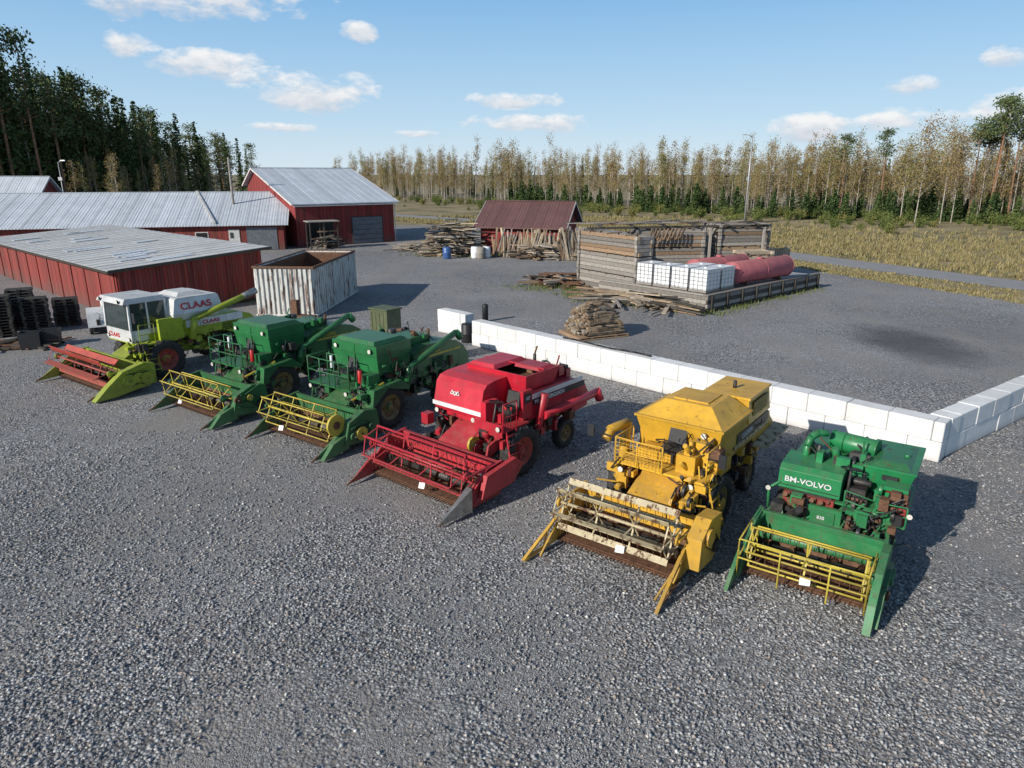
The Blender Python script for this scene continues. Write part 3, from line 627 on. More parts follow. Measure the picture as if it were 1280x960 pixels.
# ---- two dark green combines
def greencombine(x, y, th, sd, long_tube):
    P = combine(x, y, th)
    header(P, 3.2, GRN, REELY, RUST, n_b=6, r=.48, tube=True, yr=.7, zr=.88, spk=4)
    M = MB()
    if sd == 1:
        M.cyl((1.61, .7, .93), (1.69, .7, .93), .32, REELY, 24); M.cyl((1.69, .7, .93), (1.72, .7, .93), .12, RUST, 14)
    M.prism([(.8, .3), (1.0, .95), (1.6, 1.18), (2.1, 1.1), (2.2, .5), (1.8, .2)], 1.67, 1.9, GRN)
    M.prism([(.0, .06), (.4, .45), (.9, .6), (1.0, .15)], 1.7, 1.85, GRN)
    M.prism([(1.85, .25), (1.85, .85), (3.0, 1.4), (3.3, 1.4), (3.2, .8)], -.55, .55, GRN)
    M.prism([(3.0, .75), (3.0, 1.7), (6.4, 1.7), (6.5, 1.0), (5.4, .75)], -.75, .75, GRN)
    M.prism([(4.6, 1.35), (4.6, 2.15), (5.0, 2.36), (6.2, 2.36), (6.8, 2.24), (7.2, 2.0), (7.45, 1.65), (7.5, 1.25), (7.2, 1.0), (6.2, 1.0), (6.0, 1.35)], -1.1, 1.1, GRN)
    seams(M, 1.1, (5.4, 6.2, 6.9), 1.4, 2.0); louvre(M, 1.1, 5.5, 6.1, 1.45, 1.85, GRN)
    M.box(1.1, 1.115, 4.9, 7.0, 1.92, 1.98, REELY)
    M.frus((-1.0, 1.0, 3.1, 4.5), (-1.05, 1.05, 3.0, 4.55), 1.75, 2.42, GRN)
    M.tank((-1.05, 1.05, 3.0, 4.55), (-1.05, 1.05, 3.0, 4.55), 2.42, 2.72, GRN, DSTEEL)
    M.frus((-1.0, .9, 3.05, 4.5), (-.85, .8, 3.15, 4.35), 2.70, 2.83, GRN)
    M.box(.0, .04, 2.98, 3.0, 1.8, 2.7, GRN); M.box(-1.07, 1.07, 2.98, 4.57, 2.38, 2.43, GRN); M.box(-.8, -.3, 2.985, 3.0, 1.95, 2.25, GRN); seams(M, 1.055, (3.5, 4.0), 1.85, 2.38)
    M.box(-.3, .7, 4.9, 5.8, 2.35, 2.6, GRN); M.cyl((.6, 5.9, 2.35), (.6, 5.9, 2.75), .05, RUST, 10); M.cyl((-.6, 5.3, 2.35), (-.6, 5.3, 2.7), .16, DSTEEL, 14)
    e = (1.45, 6.4, 2.65) if not long_tube else (1.5, 6.3, 2.75)
    M.cyl((1.25, 4.1, 1.3), (1.3, 4.2, 1.9), .14, GRN, 12); M.cyl((1.3, 4.15, 1.85), e, .11, GRN, 14)
    M.cyl(e, (e[0]+.03, e[1]+.2, e[2]-.22), .13, GRN, 12)
    M.box(-1.25, .75, 2.1, 3.05, 1.40, 1.45, GRN)
    rail(M, [(-1.25, 3.0, 1.45), (-1.25, 2.1, 1.45), (-.6, 2.05, 1.45), (.1, 2.05, 1.45), (.7, 2.1, 1.45)], .85, GRN, .02)
    ladder(M, (-1.55, 2.5, .4), (-1.28, 2.5, 1.45), .4, GRN, 4, (0, 1, 0))
    rail(M, [(-.2, 2.06, 1.45), (.3, 2.06, 1.45)], 1.1, GRN, .018)
    seat(M, -.1, 2.8, 1.45); steer(M, -.1, 2.4, 1.45); levers(M, .3, 2.5, 1.45, 4)
    M.box(.8, 1.15, 2.5, 3.0, 1.3, 1.9, GRN); engine(M, .6, 1.1, 2.3, 2.9, .95, DSTEEL)
    M.cyl((.95, 2.35, 1.7), (.95, 2.35, 2.1), .07, REDTXT, 12); M.cyl((.95, 2.35, 2.1), (.95, 2.35, 2.17), .03, BLK, 8)
    M.cyl((-.3, 2.3, 2.0), (-.3, 2.3, 2.4), .045, PAPER, 10)
    drives(M, .78, 1, 3.5, 6.8, .85, 1.45, GRN, 31+sd, 8); drives(M, 1.91, 1, .9, 2.0, .5, .95, GRN, 41+sd, 3)
    drives(M, .58, 1, 2.1, 3.0, .6, 1.2, GRN, 51+sd, 3)
    clutter(M, .5, 1.4, 2.1, 3.0, .6, 1.6, GRN, 100+sd, 80); clutter(M, -1.2, -.5, 2.1, 3.0, .6, 1.4, GRN, 102+sd, 34); clutter(M, .85, 1.15, 3.8, 6.8, .8, 1.6, GRN, 104+sd, 90)
    clutter(M, -.8, .9, 4.8, 6.0, 2.35, 2.6, GRN, 106+sd, 30); clutter(M, 1.0, 1.3, 3.2, 4.6, 1.2, 2.2, GRN, 108+sd, 24)
    M.beam((.9, 2.0, 1.2), (1.3, 3.0, 1.6), .05, .05, REELY); M.beam((1.0, 1.9, .6), (1.1, 2.9, .9), .08, .06, GRN)
    M.prism([(2.3, .9), (2.4, 1.5), (3.6, 1.6), (4.0, 1.3), (3.9, 1.2), (3.0, 1.45)], 1.0, 1.5, GRN)
    M.cyl((-1.35, 3.2, .75), (1.35, 3.2, .75), .13, GRN, 12); M.cyl((-.9, 6.1, .5), (.9, 6.1, .5), .07, GRN, 10)
    lamp(M, -1.1, 2.02, 1.33); lamp(M, .6, 2.02, 1.33); lamp(M, -.8, 2.92, 2.55); lamp(M, .8, 2.92, 2.55)
    M.obj('body', P, .014)
    M = MB()
    for sx in (-1, 1): wheel(M, sx*1.2, 3.2, .74, .44, RIMD); wheel(M, sx*.95, 6.1, .46, .26, REELY)
    M.obj('wheels', P); sheetsign(P, -.5, .3, .4)
    text(P, 'JOHN DEERE', (1.118, 4.95, 2.03), (90, 0, 90), .17, REELY)
    return P
greencombine(-6.9, 19.4, 36, 1, False)
greencombine(-11.2, 22.0, 36, 2, True)

# ---- lime / white combine with cab
P = combine(-17.0, 25.2, 36)
header(P, 4.4, LIME, RED2, RUST, n_b=5, r=.46, bats=RED2, batw=.26, zr=.9)
M = MB()
M.prism([(-.1, .06), (.4, .5), (1.0, .95), (1.8, 1.15), (2.2, 1.05), (2.2, .3), (.6, .08)], 2.25, 2.55, LIME)
M.prism([(1.85, .25), (1.85, .85), (3.1, 1.5), (3.4, 1.5), (3.2, .85)], -.55, .55, LIME)
M.prism([(3.0, .8), (3.0, 1.8), (6.6, 1.8), (6.8, 1.1), (5.6, .8)], -.8, .8, LIME)
M.prism([(4.0, 1.5), (4.0, 2.2), (6.6, 2.2), (7.4, 2.0), (7.8, 1.6), (7.8, 1.1), (7.0, 1.1), (6.0, 1.5)], -1.15, 1.15, LIME)
M.frus((-1.15, 1.2, 3.9, 5.8), (-1.25, 1.4, 3.8, 6.0), 2.2, 2.5, WHT)
M.frus((-1.25, 1.4, 3.8, 6.0), (-1.0, 1.25, 4.0, 5.9), 2.5, 3.08, WHT)
M.box(-1.0, 1.25, 4.05, 5.85, 3.08, 3.12, WHT); M.frus((-.6, .9, 4.3, 5.5), (-.4, .7, 4.5, 5.3), 3.12, 3.26, WHT)
M.box(1.15, 1.3, 3.2, 4.2, 1.5, 2.4, LIME); M.box(1.15, 1.19, 4.4, 7.0, 1.85, 2.15, WHT); seams(M, 1.19, (5.0, 6.2), 1.85, 2.15)
M.box(-1.3, 1.3, 2.4, 3.9, 1.45, 1.51, LIME); louvre(M, 1.15, 6.0, 6.8, 1.45, 1.8, LIME)
M.cyl((1.35, 4.5, 1.4), (1.4, 4.7, 2.3), .14, LIME, 12); M.cyl((1.4, 4.6, 2.2), (1.75, 7.2, 3.0), .125, LIME, 14); M.cyl((1.7, 6.8, 2.88), (1.8, 7.4, 3.08), .14, STEEL, 14)
drives(M, .82, 1, 3.6, 6.9, .9, 1.6, LIME, 61, 8); drives(M, 2.56, 1, .9, 2.0, .5, .95, LIME, 62, 3)
clutter(M, .5, 1.4, 2.2, 3.0, .6, 1.6, LIME, 110, 60); clutter(M, .85, 1.15, 3.8, 6.8, .8, 1.6, LIME, 111, 70)
rail(M, [(1.3, 2.4, 1.5), (1.3, 3.0, 1.5)], .8, LIME); ladder(M, (1.6, 2.7, .4), (1.32, 2.7, 1.45), .45, LIME, 5, (0, 1, 0))
M.cyl((-1.4, 3.3, .8), (1.4, 3.3, .8), .14, LIME, 12); M.cyl((-1, 6.3, .5), (1, 6.3, .5), .07, LIME, 10)
M.obj('body', P, .014)
M = MB()
X0, X1, Y0, Y1 = -1.25, .75, 2.35, 3.85
M.box(X0, X1, Y0, Y1, 1.51, 2.0, WHT)
for (a, b2) in ((X0, Y0), (X1, Y0), (X0, Y1), (X1, Y1)):
    M.beam((a, b2, 2.0), (a*.97, b2+.05 if b2 == Y0 else b2, 3.1), .08, .08, WHT)
M.beam((X1, 3.1, 2.0), (X1*.97, 3.1, 3.1), .06, .06, WHT)
M.frus((X0-.1, X1+.1, Y0-.2, Y1+.05), (X0+.02, X1-.02, Y0-.05, Y1-.05), 3.08, 3.28, WHT)
M.box(X0+.03, X1-.03, Y0+.03, Y1-.03, 2.01, 2.03, DARK); seat(M, -.25, 3.2, 1.8); steer(M, -.25, 2.75, 1.8)
M.box(X1, X1+.03, 2.5, 3.1, 1.57, 1.98, WHT); M.beam((X1, 2.4, 2.7), (X1+.5, 2.3, 2.75), .03, .03, BLK); M.box(X1+.42, X1+.62, 2.27, 2.3, 2.4, 2.8, BLK)
lamp(M, -1.0, 2.1, 3.18); lamp(M, .5, 2.1, 3.18); lamp(M, -1.1, 2.3, 1.65); lamp(M, .6, 2.3, 1.65)
M.obj('cab', P, .012)
M = MB()
M.box(X0+.04, X1-.04, Y0+.02, Y0+.03, 2.0, 3.08, GLASS); M.box(X1-.03, X1-.02, Y0+.04, Y1-.04, 2.0, 3.08, GLASS); M.box(X0+.02, X0+.03, Y0+.04, Y1-.04, 2.0, 3.08, GLASS)
M.obj('cab_windows', P)
M = MB()
for sx in (-1, 1): wheel(M, sx*1.25, 3.3, .78, .48, RED2); wheel(M, sx*1.0, 6.3, .48, .28, RED2)
M.obj('wheels', P)
text(P, 'CLAAS', (1.40, 4.15, 2.66), (76, 0, 90), .38, REDTXT, 1.2); text(P, 'CLAAS', (-1.1, 2.34, 1.64), (90, 0, 0), .25, REDTXT, 1.2)
text(P, 'CLAAS', (1.21, 5.1, 1.9), (90, 0, 90), .22, REDTXT, 1.2)

# ---------------------------------------------------------------- ground
def sheet(name, pts, z, mat):
    me = bpy.data.meshes.new(name); me.from_pydata([(x, y, z) for x, y in pts], [], [tuple(range(len(pts)))]); me.materials.append(mat)
    o = bpy.data.objects.new(name, me); col.objects.link(o); return o
sheet('ground', [(-1500, -300), (1500, -300), (1500, 2500), (-1500, 2500)], -.02, FIELD)
yard = [(-90, -30), (90, -30), (90, -8), (46, 30), (32.8, 43.6), (26, 59), (23.5, 72), (14, 86), (-2, 104), (-10, 112), (-17, 112), (-60, 104), (-90, 95)]
yy_ = []
for i, p in enumerate(yard):
    q = yard[(i+1) % len(yard)]; n = max(1, int(math.dist(p, q)/2.5))
    for k in range(n):
        t = k/n; j = .45 if p[1] > -9 else 0; yy_.append((p[0]+(q[0]-p[0])*t+U(-j, j), p[1]+(q[1]-p[1])*t+U(-j, j)))
sheet('gravel_yard', yy_, -.008, GRAVEL)
M = MB()
rp = [(86, -2), (60, 24), (46, 40), (37.8, 51), (33.2, 60), (28.8, 69), (22, 84), (11, 103), (-4, 122), (-30, 145), (-80, 170)]
L_, R_ = [], []
for i, p in enumerate(rp):
    a = Vector(rp[max(0, i-1)]); b2 = Vector(rp[min(len(rp)-1, i+1)]); d = (b2-a).normalized(); nn = Vector((d.y, -d.x))*2.4
    L_.append(Vector(p)-nn); R_.append(Vector(p)+nn)
vs = [(p.x, p.y, 0.0) for p in L_]+[(p.x, p.y, 0.0) for p in R_]; k = len(rp)
M.add(vs, [(i, i+1, k+i+1, k+i) for i in range(k-1)], ROADM); M.obj('road')

def stones(name, n, yr, s0, s1, seed):
    g = np.random.default_rng(seed)
    base = np.array([(1, 0, 0), (-1, 0, 0), (0, 1, 0), (0, -1, 0), (0, 0, 1), (0, 0, -1)], float)
    fc = np.array([(0, 2, 4), (2, 1, 4), (1, 3, 4), (3, 0, 4), (2, 0, 5), (1, 2, 5), (3, 1, 5), (0, 3, 5)])
    t = g.random(n)**1.5; y = yr[0]+(yr[1]-yr[0])*t; x = (g.random(n)*2-1)*(y*.72+2.5)
    # clumpy distribution
    keep = (np.sin(x*.55+1.3*np.sin(y*.4))+np.sin(y*.7+x*.25)+g.normal(0, .9, n)) > -.7
    x = x[keep]; y = y[keep]; n = len(x)
    s = (s0+(s1-s0)*g.random(n)**2.5)[:, None, None]
    v = base[None]*s*(.6+.8*g.random((n, 6, 1))); v += (g.random((n, 6, 3))-.5)*s*.5; v[:, :, 2] *= .7
    a = g.random(n)*6.28; c, s_ = np.cos(a)[:, None], np.sin(a)[:, None]
    X = v[:, :, 0]*c-v[:, :, 1]*s_+x[:, None]; Y = v[:, :, 0]*s_+v[:, :, 1]*c+y[:, None]
    Z = v[:, :, 2]+s[:, :, 0]*.2
    V = np.stack([X, Y, Z], 2).reshape(-1, 3); F = (fc[None]+6*np.arange(n)[:, None, None]).reshape(-1, 3)
    me = bpy.data.meshes.new(name); me.vertices.add(len(V)); me.vertices.foreach_set('co', V.ravel())
    me.loops.add(F.size); me.loops.foreach_set('vertex_index', F.ravel().astype(np.int32))
    me.polygons.add(len(F)); me.polygons.foreach_set('loop_start', np.arange(0, F.size, 3, dtype=np.int32)); me.polygons.foreach_set('loop_total', np.full(len(F), 3, dtype=np.int32))
    me.update(calc_edges=True); me.materials.append(STONE); o = bpy.data.objects.new(name, me); col.objects.link(o)
stones('gravel_stones', 75000, (5.3, 21), .013, .042, 3)

# ---------------------------------------------------------------- white block wall
def blockwall(name, x, y, ang, L, th=.6, h=.6, bl=1.2, courses=2):
    P = root(name, x, y, ang); M = MB()
    for k in range(courses):
        off = 0 if k % 2 == 0 else bl/2; s_ = -off
        while s_ < L-.05:
            a = max(0, s_); b2 = min(L, s_+bl)
            if b2-a > .05: M.box(a+.006, b2-.006, U(-.015, .015), th+U(-.015, .015), k*h+(.0 if k == 0 else .008), (k+1)*h+U(-.006, .006)*k, CONC)
            s_ += bl
    M.obj('blocks', P, .02); return P
blockwall('white_block_wall', -1.94, 32.6, -45, 20.1)
blockwall('white_block_wall', 12.3+.43, 18.4+.43, 36, 16)
blockwall('white_block_wall', -3.9, 35.6, -45, 2.2)
P = root('plastic_barrel', -2.2, 33.3, 0); M = MB(); M.lathe((0, 0, 0), (0, 0, 1), [(.001, 0), (.28, 0), (.3, .05), (.3, .4), (.31, .42), (.3, .44), (.3, .85), (.26, .92), (.001, .92)], BLK, 18); M.obj('barrel', P)
P = root('bollard', -1.5, 38.2, 0); M = MB(); M.lathe((0, 0, 0), (0, 0, 1), [(.001, 0), (.17, 0), (.17, .9), (.14, .98), (.001, .98)], BLK, 14); M.obj('post', P)
P = root('black_hose', 0, 0, 0); M = MB(); pts = [(2.2+i*.45, 28.9-i*.45+.1*math.sin(i*1.3), 1.24) for i in range(8)]; M.path(pts, .04, BLK, 7); M.obj('hose', P)

# ---------------------------------------------------------------- buildings
def slab(M, p, th, mat):
    M.hexa([(a, b2, c-th) for a, b2, c in p]+list(p), mat)
P = root('red_shed', -22.2, 38.8, 47.5); M = MB()
W_, D_ = 8.8, 28
M.prismx([(0, 0), (W_, 0), (W_, 3.3), (0, 2.75)], 0, D_, REDWALL)
M.obj('walls', P)
M = MB(); slab(M, [(-.5, -.5, 2.80), (W_+.5, -.5, 3.42), (W_+.5, D_+.5, 3.42), (-.5, D_+.5, 2.80)], .10, ROOFW)
for i in range(27):
    y = -.4+i*1.1; M.beam((-.5, y, 2.825), (W_+.5, y, 3.445), .035, .025, ROOFW)
for i in range(14):
    y = U(0, 24); x = U(0, 6); z = 2.83+(x+.5)*.0633; l = U(1, 3); M.hexa([(x, y, z), (x+l, y, z+l*.0633), (x+l, y+1.0, z+l*.0633), (x, y+1.0, z), (x, y, z+.02), (x+l, y, z+l*.0633+.02), (x+l, y+1.0, z+l*.0633+.02), (x, y+1.0, z+.02)], ROOFG)
M.beam((-.52, -.53, 2.76), (W_+.5, -.53, 3.36), .04, .16, DARKWOOD); M.beam((-.53, -.5, 2.72), (-.53, D_, 2.72), .04, .14, DARKWOOD)
M.obj('roof', P)
M = MB()
for i in range(11): M.box(-.06, -.004, .2+i*2.5, .32+i*2.5, 0, 2.7, REDWALL)
for i in range(5): M.box(.1+i*2.1, .22+i*2.1, -.06, -.004, 0, 2.72+i*.13, REDWALL)
M.box(0, W_, -.05, -.003, 0, .2, DARKWOOD)
M.obj('battens', P)
def gable(name, x, y, ang, L, D, ez, rz, ry, ez2, wall, roof, ov=.5):
    P = root(name, x, y, ang); M = MB()
    M.prism([(0, 0), (D, 0), (D, ez2), (ry, rz), (0, ez)], 0, L, wall); M.obj('walls', P)
    M = MB(); t = .12; s1 = (rz-ez)/ry; s2 = (rz-ez2)/(D-ry)
    slab(M, [(-ov, -ov, ez-ov*s1+.14), (L+ov, -ov, ez-ov*s1+.14), (L+ov, ry, rz+.14), (-ov, ry, rz+.14)], t, roof)
    slab(M, [(-ov, ry, rz+.143), (L+ov, ry, rz+.143), (L+ov, D+ov, ez2-ov*s2+.143), (-ov, D+ov, ez2-ov*s2+.143)], t, roof)
    i = 0
    while i*1.0 < L+2*ov:
        xx = -ov+i*1.0; M.beam((xx, -ov, ez-ov*s1+.15), (xx, ry, rz+.15), .03, .02, roof); i += 1
    M.beam((-ov, ry, rz+.16), (L+ov, ry, rz+.16), .3, .05, roof)
    M.obj('roof', P)
    M = MB()
    for xx in (-ov-.03, L+ov+.03):
        M.beam((xx, -ov, ez-ov*s1+.06), (xx, ry, rz+.06), .04, .2, BARGE); M.beam((xx, ry, rz+.05), (xx, D+ov, ez2-ov*s2+.06), .04, .2, BARGE)
    M.obj('bargeboards', P)
    return P
P = gable('red_barn', -23.8, 78.2, 37, 12, 16, 4.7, 8.4, 12.5, 6.6, REDWALL2, ROOFG)
M = MB(); M.box(6.5, 10.5, -.06, -.003, .05, 3.1, DARKWOOD); M.box(6.62, 10.38, -.09, -.062, .06, 3.0, DOORG)
for i in range(5): M.box(6.62, 10.38, -.11, -.092, .5+i*.55, .53+i*.55, DSTEEL)
M.box(1.2, 4.2, -.07, -.003, .05, 2.8, DARK)
M.beam((-.3, -.5, 4.45), (12.3, -.5, 4.45), .12, .1, BARGE); M.cyl((12.1, -.1, 4.4), (12.1, -.1, .1), .05, BARGE, 8)
M.obj('doors', P)
P = gable('long_red_outbuilding', -53, 69.3, 13.6, 29.2, 13, 2.75, 5.7, 9, 4.0, REDWALL, ROOFG)
M = MB(); M.box(23.6, 24.7, -.06, -.003, .05, 2.2, BARGE); M.box(23.75, 24.1, -.08, -.062, 1.3, 1.9, GLASS)
M.box(20.3, 21.6, -.06, -.003, 1.0, 2.0, BARGE); M.box(20.4, 21.5, -.08, -.062, 1.08, 1.92, DARK)
M.box(25.4, 28.5, -.06, -.003, .05, 2.4, DOORG); M.box(14, 17, -.06, -.003, .05, 2.3, DARK)
M.beam((22.4, -.4, 2.95), (19.4, 9, 5.95), .25, .06, BARGE)
M.obj('doors_and_windows', P)
gable('red_outbuilding', -86, 80, 8, 29, 11, 3.4, 7.4, 6, 3.8, REDWALL, ROOFG)
P = gable('small_red_shed', -3.2, 72, -15, 8.4, 8.4, 2.9, 5.0, 4.2, 2.9, REDWALL2, ROOFB, .6)
M = MB(); M.box(4.6, 5.6, -.06, -.003, .05, 2.1, REDWALL); M.box(.1, .2, -.05, -.003, 0, 2.85, REDWALL); M.box(8.403, 8.44, 3.2, 4.4, .05, 2.1, REDWALL); M.obj('door', P)

# ---------------------------------------------------------------- container
P = root('open_top_container', -14.7, 39.6, -3); M = MB()
W_, L_2, H = 3.4, 8.6, 2.85
for i in range(12):
    x = i*W_/12
    M.box(x+.05, x+.19, -.09, -.005, .15, H-.1, CONT)
for i in range(24):
    y = .1+i*(L_2-.3)/23
    M.box(W_+.005, W_+.09, y, y+.2, .15, H-.1, CONT); M.box(-.09, -.005, y, y+.2, .15, H-.1, CONT)
M.box(0, W_, 0, .06, .1, H, CONT); M.box(0, W_, L_2-.06, L_2, .1, H, CONT); M.box(0, .06, .06, L_2-.06, .1, H, CONT); M.box(W_-.06, W_, .06, L_2-.06, .1, H, CONT)
M.box(.06, W_-.06, .06, L_2-.06, .1, .2, RUST)
for z in (H, .1):
    mt = RUST if z > 1 else CONT
    M.beam((-.1, -.06, z), (W_+.1, -.06, z), .12, .12, mt); M.beam((W_+.05, 0, z), (W_+.05, L_2, z), .12, .12, mt); M.beam((-.05, 0, z), (-.05, L_2, z), .12, .12, mt); M.beam((-.1, L_2+.02, z), (W_+.1, L_2+.02, z), .12, .12, mt)
M.box(.07, .09, .1, L_2-.1, .2, H-.08, RUST); M.box(W_-.09, W_-.07, .1, L_2-.1, .2, H-.08, RUST); M.box(.1, W_-.1, L_2-.09, L_2-.07, .2, H-.08, RUST)
M.obj('container_shell', P, .01)

# ---------------------------------------------------------------- log stacks, platform, totes, tanks
def logstack(name, x, y, ang, L, D, H, z0=0, mat=GREYWOOD, lh=.26):
    P = root(name, x, y, ang, z0); M = MB(); k = 0; z = 0
    while z < H:
        nj = max(2, int(D/.8)+1)
        for j in range(nj):
            yy = j*(D-.25)/(nj-1); a = U(-.18, .12); b2 = L+U(-.15, .2); e = U(0, .05); mt = mat if U(0, 1) < .85 else BROWNWOOD
            h2 = lh-U(.015, .03)
            M.hexa([(a, yy+e, z), (b2, yy+e, z), (b2, yy+.25, z), (a, yy+.25, z), (a, yy+e, z+h2), (b2, yy+e, z+h2), (b2, yy+.25, z+h2), (a, yy+.25, z+h2)], mt)
        for xx in (0.0, L-.25):
            M.box(xx+U(-.05, .05), xx+.22, -.12+U(-.05, .05), D+U(.0, .15), z, z+lh-.03, mat)
        if k % 5 == 4:
            for xx in (L*.2, L*.5, L*.8): M.box(xx-.08, xx+.08, -.08, D, z+lh-.02, z+lh+.04, BROWNWOOD)
            z += .06
        z += lh; k += 1
    M.box(.2, L-.2, .26, D-.27, 0, H*.93, DARKWOOD)
    M.obj('logs', P, .012)
def planksheap(name, x, y, ang, L, W, n, H, mats, z0=0, lean=False):
    P = root(name, x, y, ang, z0); M = MB()
    for i in range(n):
        mt = R.choice(mats)
        if lean:
            xx = U(0, L); M.beam((xx, U(-.9, -.3), 0.02), (xx+U(-.7, .7), U(.0, .3), U(.45, 1)*H), U(.08, .22), U(.03, .06), mt)
        else:
            a = U(0, 6.28) if U(0, 1) < .3 else U(-.3, .3); l = U(.15, 1)*L*.45; xx = L/2+U(-.35, .35)*L; yy = U(0, W); z = H*(1-abs(yy-W/2)/W*1.2)*U(0, 1)*(1-abs(xx-L/2)/L)
            M.beam((xx-l*math.cos(a), yy-l*math.sin(a), max(.05, z+U(-.15, .15))), (xx+l*math.cos(a), yy+l*math.sin(a), max(.05, z+U(-.15, .15))), U(.08, .25), U(.04, .12), mt)
    M.obj('timbers', P)
P = root('timber_edged_platform', 11.6, 40.6, 41.8); M = MB()
M.box(.15, 14.2, .15, 8.4, 0, .92, STONE)
for k in range(4):
    M.box(U(-.05, 0), 14.3+U(0, .1), U(0, .03), .14, .02+k*.24, .24+k*.24, GREYWOOD if k % 2 else DARKWOOD)
    M.box(U(0, .03), .14, .16, 8.5+U(0, .1), .02+k*.24, .24+k*.24, GREYWOOD)
for i in range(9): M.box(.3+i*1.7, .45+i*1.7, -.12, -.01, 0, 1.02, DARKWOOD)
M.box(0, 14.3, .0, .35, .985, 1.05, GREYWOOD); M.box(0, .35, .36, 8.5, .985, 1.05, GREYWOOD)
M.obj('deck', P)
def tote(P, x, y, z, s=1.25):
    M = MB(); M.box(x, x+1.2*s, y, y+1.0*s, z, z+.12, GREYWOOD)
    M.box(x+.04, x+1.2*s-.04, y+.04, y+s-.04, z+.14, z+1.1*s, TOTE)
    M.cyl((x+.6*s, y+.5*s, z+1.1*s), (x+.6*s, y+.5*s, z+1.14*s), .12, TOTE, 12)
    for i in range(6):
        zz = z+.2+i*(1.1*s-.2)/5
        M.beam((x, y, zz), (x+1.2*s, y, zz), .018, .018, STEEL); M.beam((x, y, zz), (x, y+s, zz), .018, .018, STEEL); M.beam((x+1.2*s, y, zz), (x+1.2*s, y+s, zz), .018, .018, STEEL)
    for i in range(5):
        xx = x+i*1.2*s/4; M.beam((xx, y, z+.1), (xx, y, z+1.1*s), .018, .018, STEEL)
        yy = y+i*s/4; M.beam((x, yy, z+.1), (x, yy, z+1.1*s), .018, .018, STEEL); M.beam((x+1.2*s, yy, z+.1), (x+1.2*s, yy, z+1.1*s), .018, .018, STEEL)
    M.obj('tote', P, .0)
TOTE = simple('tote_plastic', (.80, .81, .81), .35, 0, .2)
c = math.cos(math.radians(41.8)); s_ = math.sin(math.radians(41.8))
for (tx, ty) in ((.5, .5), (.5, 1.85), (.5, 3.2), (2.1, .5), (2.1, 1.85), (.5, 4.55)):
    Q = root('ibc_tote', 11.6+tx*c-ty*s_, 40.6+tx*s_+ty*c, 41.8, 1.06); tote(Q, 0, 0, 0)
TANKR = paint('tank_red_paint', (.50, .13, .15), .8, .25, .6)
for (tx, ty, ll) in ((4.2, 1.2, 6.3), (3.6, 3.6, 5.5)):
    Q = root('red_cylindrical_tank', 11.6+tx*c-ty*s_, 40.6+tx*s_+ty*c, 38, 1.06); M = MB()
    M.lathe((0, 0, .78), (1, 0, 0), [(.001, -.28), (.3, -.24), (.55, -.12), (.7, .05), (.72, .1), (.72, ll-.1), (.7, ll-.05), (.55, ll+.12), (.3, ll+.24), (.001, ll+.28)], TANKR, 28)
    for xx in (.1, ll*.5, ll-.1): M.ring((xx, 0, .78), (1, 0, 0), .72, .02, TANKR, 28)
    for xx in (ll*.2, ll*.8): M.box(xx-.1, xx+.1, -.5, .5, -.02, .3, RUST)
    M.cyl((ll*.5, 0, 1.45), (ll*.5, 0, 1.6), .22, TANKR, 14); M.obj('tank', Q)
logstack('log_stack', 4.8, 50.8, -56.6, 6.2, 1.3, 3.9, 0)
logstack('log_stack', 9.0, 51.5, 8, 5.4, 1.6, 3.9, 0)
logstack('log_stack', 15.4, 52.6, 10, 4.2, 3.0, 4.1, 0)
logstack('log_stack', 16.5, 49.9, 12, 2.4, 1.4, 1.6, 1.0, PALEWOOD)
P = root('timber_frame', 5.4, 50.8, 8); M = MB()
M.beam((0, 0, 4.15), (14.2, .6, 4.2), .35, .14, DARKWOOD); M.beam((1, 2.2, 4.3), (14.4, 2.8, 4.3), .3, .12, BROWNWOOD)
for i in range(6): M.beam((1+i*2.4, -.2, 4.3), (1.4+i*2.4, 3.2, 4.3), .14, .12, DARKWOOD)
for i in range(9): M.beam((4.4+i*.3, -.5, 3.3+U(-.2, .2)), (4.8+i*.3, -.3, 4.1), .12, .1, BROWNWOOD)
for xx in (.4, 4.9, 9.4, 13.6): M.beam((xx, .1, 0), (xx, .1, 4.1), .16, .16, GREYWOOD)
for i in range(40):
    x = U(0, 13.5); y = U(0, 2.6); a = U(-.4, .4); l = U(.4, 1.5); M.beam((x-l*math.cos(a), y-l*math.sin(a), 4.38+U(0, .1)), (x+l*math.cos(a), y+l*math.sin(a), 4.4+U(0, .15)), U(.1, .2), .05, R.choice([GREYWOOD, BROWNWOOD, DARKWOOD]))
M.obj('timbers', P)
P = root('board_fence', 20.3, 57.5, 10); M = MB()
for i in range(14): M.box(i*.2, i*.2+.17, 0, .03, 0, 2.1+U(-.1, .1), PALEWOOD)
M.obj('boards', P)
planksheap('scrap_pile', 1.3, 51.2, -20, 4.6, 2.0, 140, 1.1, [RUST, RUST, DARKWOOD, GREYWOOD, BROWNWOOD, RUST])
planksheap('timber_pile', 5.0, 45.2, -42, 7, 1.4, 130, 1.0, [BROWNWOOD, GREYWOOD, PALEWOOD, TANWOOD, DARKWOOD])
planksheap('firewood_pile', -8.4, 69.5, 5, 4.8, 2.6, 420, 3.9, [BROWNWOOD, PALEWOOD, GREYWOOD, DARKWOOD, PALEWOOD])
planksheap('leaning_timbers', -1.9, 70.2, -15, 6.4, 1, 130, 2.8, [BROWNWOOD, PALEWOOD, GREYWOOD, TANWOOD], 0, True)
planksheap('leaning_timbers', 4.6, 66.6, 25, 3.8, 1.4, 90, 3.1, [BROWNWOOD, PALEWOOD, GREYWOOD], 0, True)
